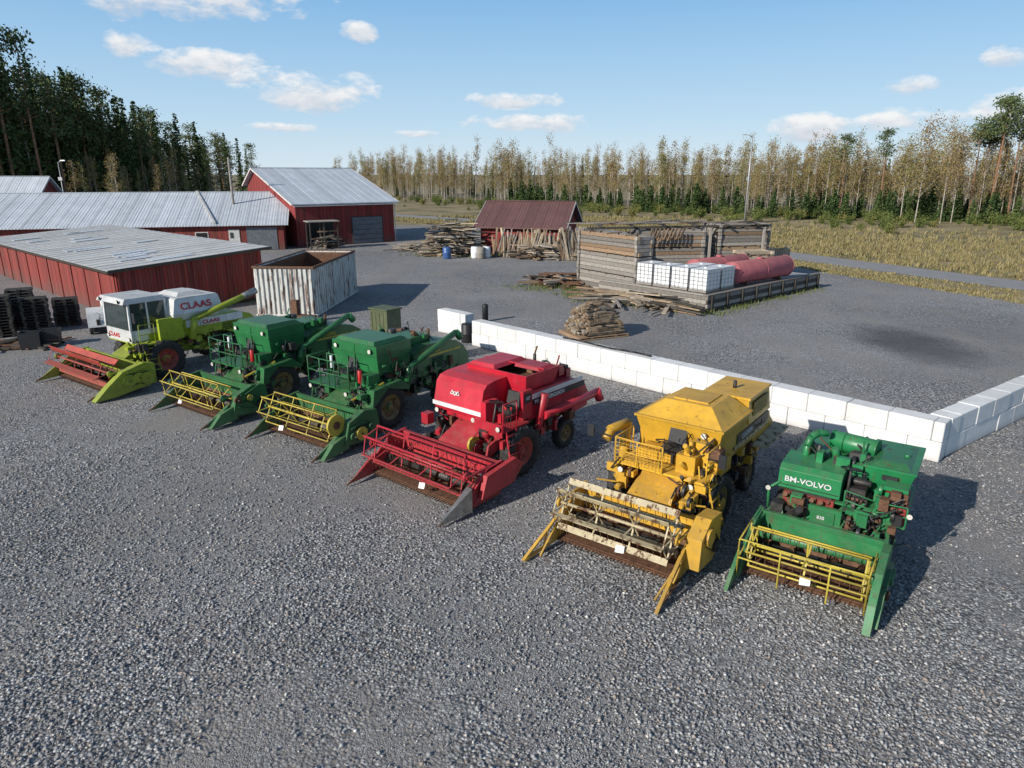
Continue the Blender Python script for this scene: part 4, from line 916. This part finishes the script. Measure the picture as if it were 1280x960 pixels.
planksheap('lumber_pile', .4, 67.6, -12, 5.6, 1.6, 150, 1.7, [BROWNWOOD, PALEWOOD, GREYWOOD, DARKWOOD])
planksheap('board_pile', -12.2, 74, 20, 5, 2.0, 60, .9, [PALEWOOD, GREYWOOD])
planksheap('timber_rack', -21.3, 76.2, 30, 3.0, 1.4, 60, 2.0, [BROWNWOOD, DARKWOOD, GREYWOOD])
P = root('timber_rack_frame', -21.6, 75.6, 30); M = MB()
for xx in (0, 1.5, 3.0):
    for yy in (0, 1.6): M.beam((xx, yy, 0), (xx, yy, 2.9), .12, .12, DARKWOOD)
M.box(-.2, 3.2, -.2, 1.8, 2.9, 3.0, GREYWOOD); M.obj('frame', P)
BLUE = simple('blue_plastic', (.05, .12, .3), .4)
for (bx, by, mt) in ((-6.3, 67.8, BLUE), (-3.6, 68.2, PAPER), (-3.0, 67.8, GREYWOOD), (-2.5, 68.4, PAPER)):
    P = root('barrel', bx, by, 0); M = MB(); M.lathe((0, 0, 0), (0, 0, 1), [(.001, 0), (.36, 0), (.4, .08), (.4, .5), (.42, .55), (.4, .6), (.4, 1.0), (.34, 1.1), (.001, 1.1)], mt, 16); M.obj('drum', P)
# rounded bundle of slabs on a pallet
P = root('wood_bundle_pallet', 4.2, 34.9, 24); M = MB()
M.box(-1.45, 1.45, -1.1, 1.1, .0, .06, BROWNWOOD); M.box(-1.45, 1.45, -1.1, 1.1, .12, .17, BROWNWOOD)
for i in range(5): M.box(-1.45+i*.69, -1.31+i*.69, -1.1, 1.1, .06, .12, BROWNWOOD)
nl = 17
for k in range(nl):
    t = k/(nl-1); z = .2+1.5*t; f = math.sqrt(max(.05, 1-(max(0, t-.35)/.72)**2))*(.92+.08*math.sin(t*9)); half = 1.28*f
    for j in range(9):
        if U(0, 1) < .05: continue
        yn = -1+j*.25; yy = 1.02*f*yn; hl = half*math.sqrt(max(.2, 1-.35*yn*yn)); e = U(-.12, .12); dz = -.12*yn*yn*t
        pts = [(-hl+e, yy+U(-.03, .03), z-.10*t+dz), (-hl*.45, yy, z+dz), (hl*.45, yy, z+.01+dz), (hl+e, yy+U(-.03, .03), z-.12*t+dz)]
        mt = R.choice([TANWOOD, TANWOOD, BROWNWOOD, GREYWOOD])
        for a, b2 in zip(pts, pts[1:]): M.beam(a, b2, .25*f+U(-.03, .02), .08+U(0, .02), mt)
    for j in range(3):
        a = U(-1, 1)*half*.9; M.box(a-.12, a+.12, -1.1*f-.05, -1.0*f, z-.06, z+.02, R.choice([TANWOOD, DARKWOOD, BROWNWOOD]))
M.obj('wood_slabs', P, .012)

def pallets(name, x, y, ang, n):
    P = root(name, x, y, ang); M = MB()
    for k in range(n):
        z = k*.15; dx = U(-.04, .04)
        for i in range(5): M.box(dx, 1.2+dx, i*.19, i*.19+.12, z+.115, z+.137, DARKWOOD)
        for i in range(3): M.box(i*.53+dx, i*.53+.14+dx, 0, .9, z, z+.112, DARKWOOD)
    M.obj('pallets', P)
for (x, y, n) in ((-26.3, 33.8, 14), (-27.6, 34.6, 13), (-25.2, 35.0, 12), (-26.6, 36.0, 14), (-29, 36, 13), (-24.6, 36.6, 10)): pallets('pallet_stack', x, y, 30, n)
for i, (x, y) in enumerate(((-22.8, 32.0), (-22.3, 32.6))):
    P = root('plastic_crate', x, y, 20); M = MB(); M.tank((-.4, .4, -.3, .3), (-.45, .45, -.35, .35), 0, .8, BLK, BLK); M.obj('crate', P)
P = root('white_machine', -21.6, 34.6, 30); M = MB(); M.prism([(0, .4), (.2, 1.1), (.9, 1.3), (1.4, 1.2), (1.5, .5), (1.2, .3)], 0, 1.7, WHT); M.box(.2, 1.5, .2, 1.2, .1, .4, BLK)
for sx in (.1, 1.6): M.lathe((sx, .4, .25), (1, 0, 0), [(.001, -.08), (.25, -.08), (.25, .08), (.001, .08)], TYRE, 14)
M.cyl((.8, 1.0, 1.2), (.8, 1.0, 1.6), .12, WHT, 10); clutter(M, .1, 1.6, -.2, .3, .3, .9, DSTEEL, 5, 14); M.obj('machine', P, .03)
planksheap('scrap_pile', -24.8, 31.4, 10, 3, 1.5, 30, .5, [RUST, DARKWOOD])
P = root('farm_implement', -12.4, 37.6, -20); M = MB(); M.box(0, 1.6, 0, .5, .3, .5, RUST); M.box(.2, .6, .1, .4, .5, 1.3, RUST)
for i in range(5): M.beam((.1+i*.35, .1, .3), (.1+i*.35, -.3, 0), .05, .05, RUST)
M.obj('frame', P)
OLIVE = simple('olive_box_paint', (.10, .115, .055), .6)
P = root('olive_tank', -5.9, 28.3, -36); M = MB(); M.box(0, 1.0, 0, .8, .9, 2.6, OLIVE); M.box(-.05, 1.05, -.05, .85, 2.6, 2.66, OLIVE); M.box(.1, .9, .1, .7, 0, .9, DSTEEL)
for i in range(4): M.box(.1+i*.22, .14+i*.22, -.02, -.002, 1.0, 2.5, OLIVE)
M.obj('tank', P, .03)
P = root('flat_trailer', -9.9, 84, 10); M = MB(); M.box(0, 4.5, 0, 2, .6, .75, GREYWOOD)
for xx in (1.5, 3):
    for yy in (-.1, 2.1): M.lathe((xx, yy, .35), (0, 1, 0), [(.001, -.1), (.35, -.1), (.35, .1), (.001, .1)], TYRE, 14)
M.obj('trailer', P)

GALV = simple('galvanised_steel', (.45, .46, .47), .5, .4, .15)
def slamp(x, y, h, ang, arm=1.6, k=1.):
    P = root('street_lamp', x, y, ang); M = MB(); M.cyl((0, 0, 0), (0, 0, h), .15*k, GALV, 12, .08*k); M.cyl((0, 0, h-.1), (arm, 0, h+.25), .05, GALV, 8)
    M.frus((arm-.1, arm+.7, -.16, .16), (arm, arm+.6, -.1, .1), h+.18, h+.34, GALV); M.box(-.3, .3, -.2, -.1, 6.8, 7.3, GALV); M.obj('pole', P)
slamp(37.7, 115, 13.4, 180, .9)
slamp(-70, 112, 9.5, 0, .5, .6)
P = root('utility_pole', -31.2, 80, 0); M = MB(); M.cyl((0, 0, 0), (0, 0, 9.6), .17, GREYWOOD, 10, .12); M.box(-.3, .3, -.1, .1, 8.6, 8.8, DSTEEL); M.obj('pole', P)

# ---------------------------------------------------------------- trees
def tree_mesh(name, V, F, MI, mats):
    me = bpy.data.meshes.new(name); me.from_pydata(V, [], F)
    for m_ in mats: me.materials.append(m_)
    me.polygons.foreach_set('material_index', MI); me.update(); return me
def qd(V, F, MI, c, s, mi, rr, flat=.5):
    n = Vector((rr.gauss(0, 1), rr.gauss(0, 1), rr.gauss(0, 1)*flat+.4)).normalized(); x = n.orthogonal().normalized(); y = n.cross(x)
    a = rr.uniform(0, 6.28); x, y = x*math.cos(a)+y*math.sin(a), y*math.cos(a)-x*math.sin(a)
    o = len(V); c = Vector(c); k = rr.uniform(.45, .9)
    V += [tuple(c-x*s), tuple(c-y*s*k*.6), tuple(c+x*s*rr.uniform(.7, 1.2)), tuple(c+y*s*k)]; F.append((o, o+1, o+2, o+3)); MI.append(mi)
def trunk(V, F, MI, p, q, r0, r1, mi=0, n=6):
    p = Vector(p); q = Vector(q); a = (q-p).normalized(); x = a.orthogonal().normalized(); y = a.cross(x); o = len(V)
    for c, r in ((p, r0), (q, r1)):
        for i in range(n): t = 6.2832*i/n; V.append(tuple(c+x*r*math.cos(t)+y*r*math.sin(t)))
    for i in range(n): F.append((o+i, o+(i+1) % n, o+n+(i+1) % n, o+n+i)); MI.append(mi)
def spruce(seed, H=18, wide=.17, low=.06):
    r = random.Random(seed); V, F, MI = [], [], []
    trunk(V, F, MI, (0, 0, 0), (0, 0, H*.98), H*.012, .02)
    z = H*low
    while z < H*.99:
        t = z/H; L = ((1-t)**.8)*H*wide*r.uniform(.7, 1.2)+.15; nb = 8 if t < .8 else 5
        for i in range(nb):
            a = r.uniform(0, 6.28); l = L*r.uniform(.6, 1.1); k = max(2, int(l/.38))
            for j in range(k):
                f = (j+.7)/k; d = f*l
                p = (math.cos(a)*d+r.uniform(-.1, .1), math.sin(a)*d+r.uniform(-.1, .1), z-.32*d+.15*d*f+r.uniform(-.1, .1))
                qd(V, F, MI, p, r.uniform(.24, .46)*(1.1-.3*f), 1, r, 1.0)
        z += H*.022+.06
    return tree_mesh('spruce', V, F, MI, [BARKD, SPR])
def pine(seed, H=20, lo=.55):
    r = random.Random(seed); V, F, MI = [], [], []
    trunk(V, F, MI, (0, 0, 0), (0, 0, H*.6), H*.010, H*.007); trunk(V, F, MI, (0, 0, H*.6), (r.uniform(-.3, .3), 0, H*.97), H*.007, .03)
    for i in range(26):
        t = r.uniform(lo, 1.); z = t*H; a = r.uniform(0, 6.28); L = (1.08-t)**.6*H*.15*r.uniform(.4, 1.1)
        e = (math.cos(a)*L, math.sin(a)*L, z+L*.25); trunk(V, F, MI, (0, 0, z-.2), e, .05, .02, 0, 4)
        for k in range(46):
            s_ = H*.038; qd(V, F, MI, (e[0]+r.gauss(0, s_), e[1]+r.gauss(0, s_), e[2]+r.gauss(0, s_*.5)), r.uniform(.13, .28), 1, r)
    return tree_mesh('pine', V, F, MI, [BARKP, PIN])
def birch(seed, H=13, n=900, spread=1.):
    r = random.Random(seed); V, F, MI = [], [], []
    lx, ly = r.uniform(-.4, .4), r.uniform(-.4, .4)
    trunk(V, F, MI, (0, 0, 0), (lx*.5, ly*.5, H*.55), .075, .055); trunk(V, F, MI, (lx*.5, ly*.5, H*.55), (lx, ly, H*.97), .055, .012)
    for i in range(26):
        t = r.uniform(.25, .98); z = t*H; a = r.uniform(0, 6.28); L = spread*H*.11*r.uniform(.5, 1.1)*(1.25-t)
        b0 = Vector((lx*t, ly*t, z)); e = b0+Vector((math.cos(a)*L, math.sin(a)*L, L*1.3)); trunk(V, F, MI, b0, e, .025, .007, 0, 3)
        for k in range(n//26):
            p = b0.lerp(e, r.uniform(.3, 1.15)); s_ = .30*spread
            qd(V, F, MI, (p.x+r.gauss(0, s_), p.y+r.gauss(0, s_), p.z+r.gauss(0, s_*1.3)), r.uniform(.08, .17), 1, r)
    return tree_mesh('birch', V, F, MI, [BARKB, BIR])
def bush(seed, n=420):
    r = random.Random(seed); V, F, MI = [], [], []
    for i in range(10):
        a = r.uniform(0, 6.28); l = r.uniform(.5, 1.2); e = Vector((math.cos(a)*l*.6, math.sin(a)*l*.6, l*1.2)); trunk(V, F, MI, (0, 0, 0), e, .02, .006, 0, 3)
        for k in range(n//10): p = e*r.uniform(.3, 1.1); qd(V, F, MI, (p.x+r.gauss(0, .2), p.y+r.gauss(0, .2), abs(p.z+r.gauss(0, .2))), r.uniform(.06, .14), 1, r)
    return tree_mesh('bush', V, F, MI, [BARKD, BUSHM])
SP = [spruce(i, 18, .15) for i in range(4)]; SY = [spruce(10+i, 7, .26, .03) for i in range(3)]
PN = [pine(20+i, 20) for i in range(4)]; PT = [pine(26+i, 20, .72) for i in range(3)]
BI = [birch(30+i, 13, 900-i*90, .9+.05*i) for i in range(7)]; BW = [birch(40+i, 13, 1500, 1.7) for i in range(2)]; BU = [bush(50+i) for i in range(3)]
def inst(mesh, x, y, h, H0, P, name, z=0):
    o = bpy.data.objects.new(name, mesh); col.objects.link(o); s_ = h/H0; o.location = (x, y, z-.05)
    o.rotation_euler = (U(-.03, .03), U(-.03, .03), U(0, 6.28)); o.scale = (s_*U(.85, 1.2), s_*U(.85, 1.2), s_); o.parent = P; return o
def along(pts, t):
    k = len(pts)-1; i = min(k-1, int(t*k)); f = t*k-i; a, b2 = Vector(pts[i]), Vector(pts[i+1]); return a.lerp(b2, f), (b2-a).normalized()
FB = root('birch_forest', 0, 0, 0)
line = [(-62, 250), (-22, 205), (18, 172), (48, 140), (74, 122), (104, 112), (150, 95)]
for i in range(820):
    t = U(0, 1); p, d = along(line, t); nn = Vector((-d.y, d.x))
    if nn.y < 0: nn = -nn
    dep = U(0, 1)**1.4*34; q = p+nn*dep
    wv = 1+.10*math.sin(t*37)+.07*math.sin(t*91+1)
    inst(R.choice(BI), q.x+U(-2, 2), q.y+U(-2, 2), (U(8.2, 13.4) if U(0, 1) < .93 else U(13.5, 15.5))*wv+dep*.04, 13, FB, 'birch')
FS = root('young_spruces', 0, 0, 0)
for i in range(230):
    t = U(.25, 1); p, d = along(line, t); nn = Vector((-d.y, d.x)); nn = -nn if nn.y < 0 else nn
    q = p+nn*U(-7, 5); inst(R.choice(SY), q.x, q.y, U(2., 5.5)+2.5*max(0, math.sin(t*30))*U(0, 1), 7, FS, 'spruce_sapling')
for i in range(130):
    p, d = along(line, U(0, 1)); nn = Vector((-d.y, d.x)); nn = -nn if nn.y < 0 else nn
    q = p+nn*U(14, 44); inst(R.choice(SP), q.x, q.y, U(7, 11.5), 18, FS, 'spruce_back')
FC = root('conifer_forest', 0, 0, 0)
lp = [(-104, 92), (-86, 104), (-77, 118), (-74, 140), (-74, 170), (-76, 215)]
for i in range(400):
    t = U(0, 1)**1.15; p, d = along(lp, t); dep = U(0, 1)**1.3*45; q = (p.x-dep*.95+U(-2, 2), p.y+dep*.35+U(-2, 2))
    h = (30-19*max(0, t-.34))*U(.66, 1.0); k = U(0, 1)
    if k < .55: inst(R.choice(SP), *q, h, 18, FC, 'spruce')
    elif k < .88: inst(R.choice(PN), *q, h, 20, FC, 'pine')
    else: inst(R.choice(BI), *q, h*.8, 13, FC, 'birch')
for i in range(30):
    inst(R.choice(BI), U(-74, -60), U(108, 160), U(8, 12), 13, FC, 'birch_edge')
FP = root('tall_pines', 0, 0, 0)
for (x, y, h) in ((77, 120, 17), (79, 118, 19), (81, 121, 19.5), (83, 119, 18), (85.5, 118, 17), (66, 128, 15), (92, 122, 14), (62, 135, 14.5), (80, 123, 16)):
    inst(R.choice(PT), x, y, h, 20, FP, 'pine')
for i in range(30): inst(R.choice(SP), U(80, 112), U(100, 114), U(6, 12), 18, FP, 'spruce')
for (x, y, h) in ((67, 118, 15.5), (70, 116, 14.5), (64, 117, 13), (73, 118, 14), (88, 114, 12)):
    inst(R.choice(BW), x, y, h, 13, FP, 'birch')
FU = root('bushes', 0, 0, 0)
for i in range(340):
    p, d = along(line, U(.1, 1)); nn = Vector((-d.y, d.x)); nn = -nn if nn.y < 0 else nn
    q = p-nn*abs(R.gauss(0, 1))*15
    if q.y < 66: continue
    inst(R.choice(BU), q.x, q.y, U(.6, 2.3), 1.6, FU, 'bush')
V, F, MI = [], [], []
r = random.Random(99)
def inroad(x, y):
    for i in range(len(rp)-1):
        a = Vector(rp[i]); b2 = Vector(rp[i+1]); ab = b2-a; t = max(0, min(1, (Vector((x, y))-a).dot(ab)/ab.length_squared))
        if (Vector((x, y))-a-ab*t).length < 2.7: return True
    return False
def edgex(y):
    pts = [(-8, 90), (30, 46), (43.6, 32.8), (59, 26), (72, 23.5), (86, 14), (104, -2), (113, -12), (150, -40)]
    for (a, x0), (b2, x1) in zip(pts, pts[1:]):
        if a <= y <= b2: return x0+(x1-x0)*(y-a)/(b2-a)
    return 50
def tuft(V, F, MI, x, y, hh, w, r):
    for k in range(7):
        a = r.uniform(0, 6.28); o = len(V); dx, dy = math.cos(a), math.sin(a); bx, by = x+r.gauss(0, .25), y+r.gauss(0, .25); l = hh*r.uniform(.6, 1.1)
        V += [(bx-dy*w, by+dx*w, -.02), (bx+dy*w, by-dx*w, -.02), (bx+dx*l*.5, by+dy*l*.5, l)]; F.append((o, o+1, o+2)); MI.append(0)
cnt = 0
while cnt < 9000:
    y = r.uniform(28, 135); ex = edgex(y); x = ex+.2+abs(r.gauss(0, 1))*26 if r.random() < .88 else ex+r.uniform(-.2, 1.5)
    if x > 115 or inroad(x, y): continue
    near = x < ex+9
    cnt += 1; hh = r.uniform(.08, .22) if near else r.uniform(.18, .5)*(1.2 if y > 70 else 1)
    tuft(V, F, MI, x, y, hh, .03+.0005*y, r)
o = bpy.data.objects.new('dry_grass', tree_mesh('dry_grass', V, F, MI, [GRASSM])); col.objects.link(o)
V, F, MI = [], [], []
def seg(x0, y0, x1, y1, n, sp=.35, h=.3):
    for i in range(n):
        t = r.random(); tuft(V, F, MI, x0+(x1-x0)*t+r.gauss(0, sp), y0+(y1-y0)*t+r.gauss(0, sp), r.uniform(.3, 1)*h, .025, r)
seg(11.3, 40.4, 5.0, 46.3, 130, .5, .4); seg(11.9, 40.3, 22, 49.6, 90, .3, .35); seg(5, 46, 2, 51, 60, .9, .3); seg(-22.3, 38.6, -16, 45, 40, .25, .3)
seg(-1.9, 33.6, 12, 19.9, 70, .15, .16); seg(-3.2, 71.5, 5, 69, 60, .5, .5); seg(4.4, 45, 4.2, 51, 50, .5, .4); seg(-10, 71, -3, 69, 60, .9, .5); seg(0, 50, 5, 50, 60, .8, .3)
o = bpy.data.objects.new('weeds', tree_mesh('weeds', V, F, MI, [WEEDM])); col.objects.link(o)

# ---------------------------------------------------------------- sky, sun, camera
SUNV = Vector((-.77, -.63, 0)).normalized(); EL = math.radians(26)
w = bpy.data.worlds.new('World'); sc.world = w; w.use_nodes = True; nt = w.node_tree; nt.nodes.clear()
out = N(nt, 'ShaderNodeOutputWorld'); bg = N(nt, 'ShaderNodeBackground'); nt.links.new(bg.outputs[0], out.inputs[0])
sky = N(nt, 'ShaderNodeTexSky', sky_type='NISHITA'); sky.sun_disc = False; sky.sun_elevation = EL
sky.sun_rotation = math.atan2(SUNV.x, SUNV.y) % (2*math.pi); sky.air_density = 1.0; sky.dust_density = .3; sky.ozone_density = 2.0
tc = N(nt, 'ShaderNodeTexCoord').outputs['Generated']
sp = N(nt, 'ShaderNodeSeparateXYZ'); nt.links.new(tc, sp.inputs[0])
az = mth(nt, 'ARCTAN2', sp.outputs[0], sp.outputs[1]); el = mth(nt, 'ARCSINE', sp.outputs[2])
clouds = [(-22.5, 11.6, 9, 1.7), (-21.5, 7.3, 4.2, 1.0), (-15.3, 5.6, 5.0, 1.5), (0, 5.2, 3.6, .7), (1.0, 3.7, 5.0, .8), (27.9, 5.6, 2, .6), (21.9, 3.1, 3.2, 1.0), (28.2, 3.4, 3.6, .8), (34.6, 3.8, 3, 1.2), (33.1, 7, 1.3, .7), (-17, 3.2, 2.5, .35), (-7.4, 2.8, 1.7, .3), (-11.2, 9.9, 1.4, .8), (-26.5, 8.2, 1.8, .8)]
acc = None; accb = None
for (a, e, ww, hh) in clouds:
    dx = mth(nt, 'DIVIDE', mth(nt, 'SUBTRACT', az, math.radians(a)), math.radians(ww)); dy = mth(nt, 'DIVIDE', mth(nt, 'SUBTRACT', el, math.radians(e)), math.radians(hh))
    dd = mth(nt, 'SUBTRACT', 1., mth(nt, 'ADD', mth(nt, 'MULTIPLY', dx, dx), mth(nt, 'MULTIPLY', dy, dy)))
    acc = dd if acc is None else mth(nt, 'MAXIMUM', acc, dd)
    sh = mth(nt, 'MULTIPLY', mth(nt, 'GREATER_THAN', dd, -.6), dy); accb = sh if accb is None else mth(nt, 'ADD', accb, sh)
mp = N(nt, 'ShaderNodeMapping'); mp.inputs['Scale'].default_value = (1, 1, 2.2); nt.links.new(tc, mp.inputs[0])
cn = noise(nt, mp.outputs[0], 20, 5, .62)
cm = mth(nt, 'ADD', acc, mth(nt, 'MULTIPLY', mth(nt, 'SUBTRACT', cn, .5), 4.4))
mask = ramp(nt, cm, [(-.0, 0), (.35, .35), (1.1, .9)])
cn2 = noise(nt, mp.outputs[0], 40, 5, .6)
shade = ramp(nt, mth(nt, 'ADD', mth(nt, 'MULTIPLY', accb, .35), cn2), [(.2, (6.0, 6.5, 7.3)), (.75, (9.5, 9.4, 9.3))])
grad = ramp(nt, el, [(0., (6.9, 8.2, 9.2)), (.07, (5.0, 7.1, 9.0)), (.22, (2.3, 5.0, 8.3)), (.6, (1.0, 2.8, 6.2))])
gm = ramp(nt, el, [(0, .9), (.25, .85), (.6, .0)])
base = mixc(nt, gm, sky.outputs[0], grad)
nt.links.new(mixc(nt, mask, base, shade), bg.inputs[0]); bg.inputs[1].default_value = .1
sl = bpy.data.lights.new('sun', 'SUN'); sl.energy = 5.0; sl.angle = math.radians(.5); sl.color = (1, .945, .86)
so = bpy.data.objects.new('sun', sl); col.objects.link(so)
d = Vector((SUNV.x*math.cos(EL), SUNV.y*math.cos(EL), math.sin(EL))); so.rotation_euler = d.to_track_quat('Z', 'Y').to_euler(); so.location = (-20, -20, 30)
cam = bpy.data.cameras.new('camera'); cam.lens = 24.33; cam.sensor_width = 36; cam.clip_end = 6000
co = bpy.data.objects.new('camera', cam); col.objects.link(co); co.location = (0, 0, 8); co.rotation_euler = (math.radians(90-17), 0, 0)
sc.camera = co
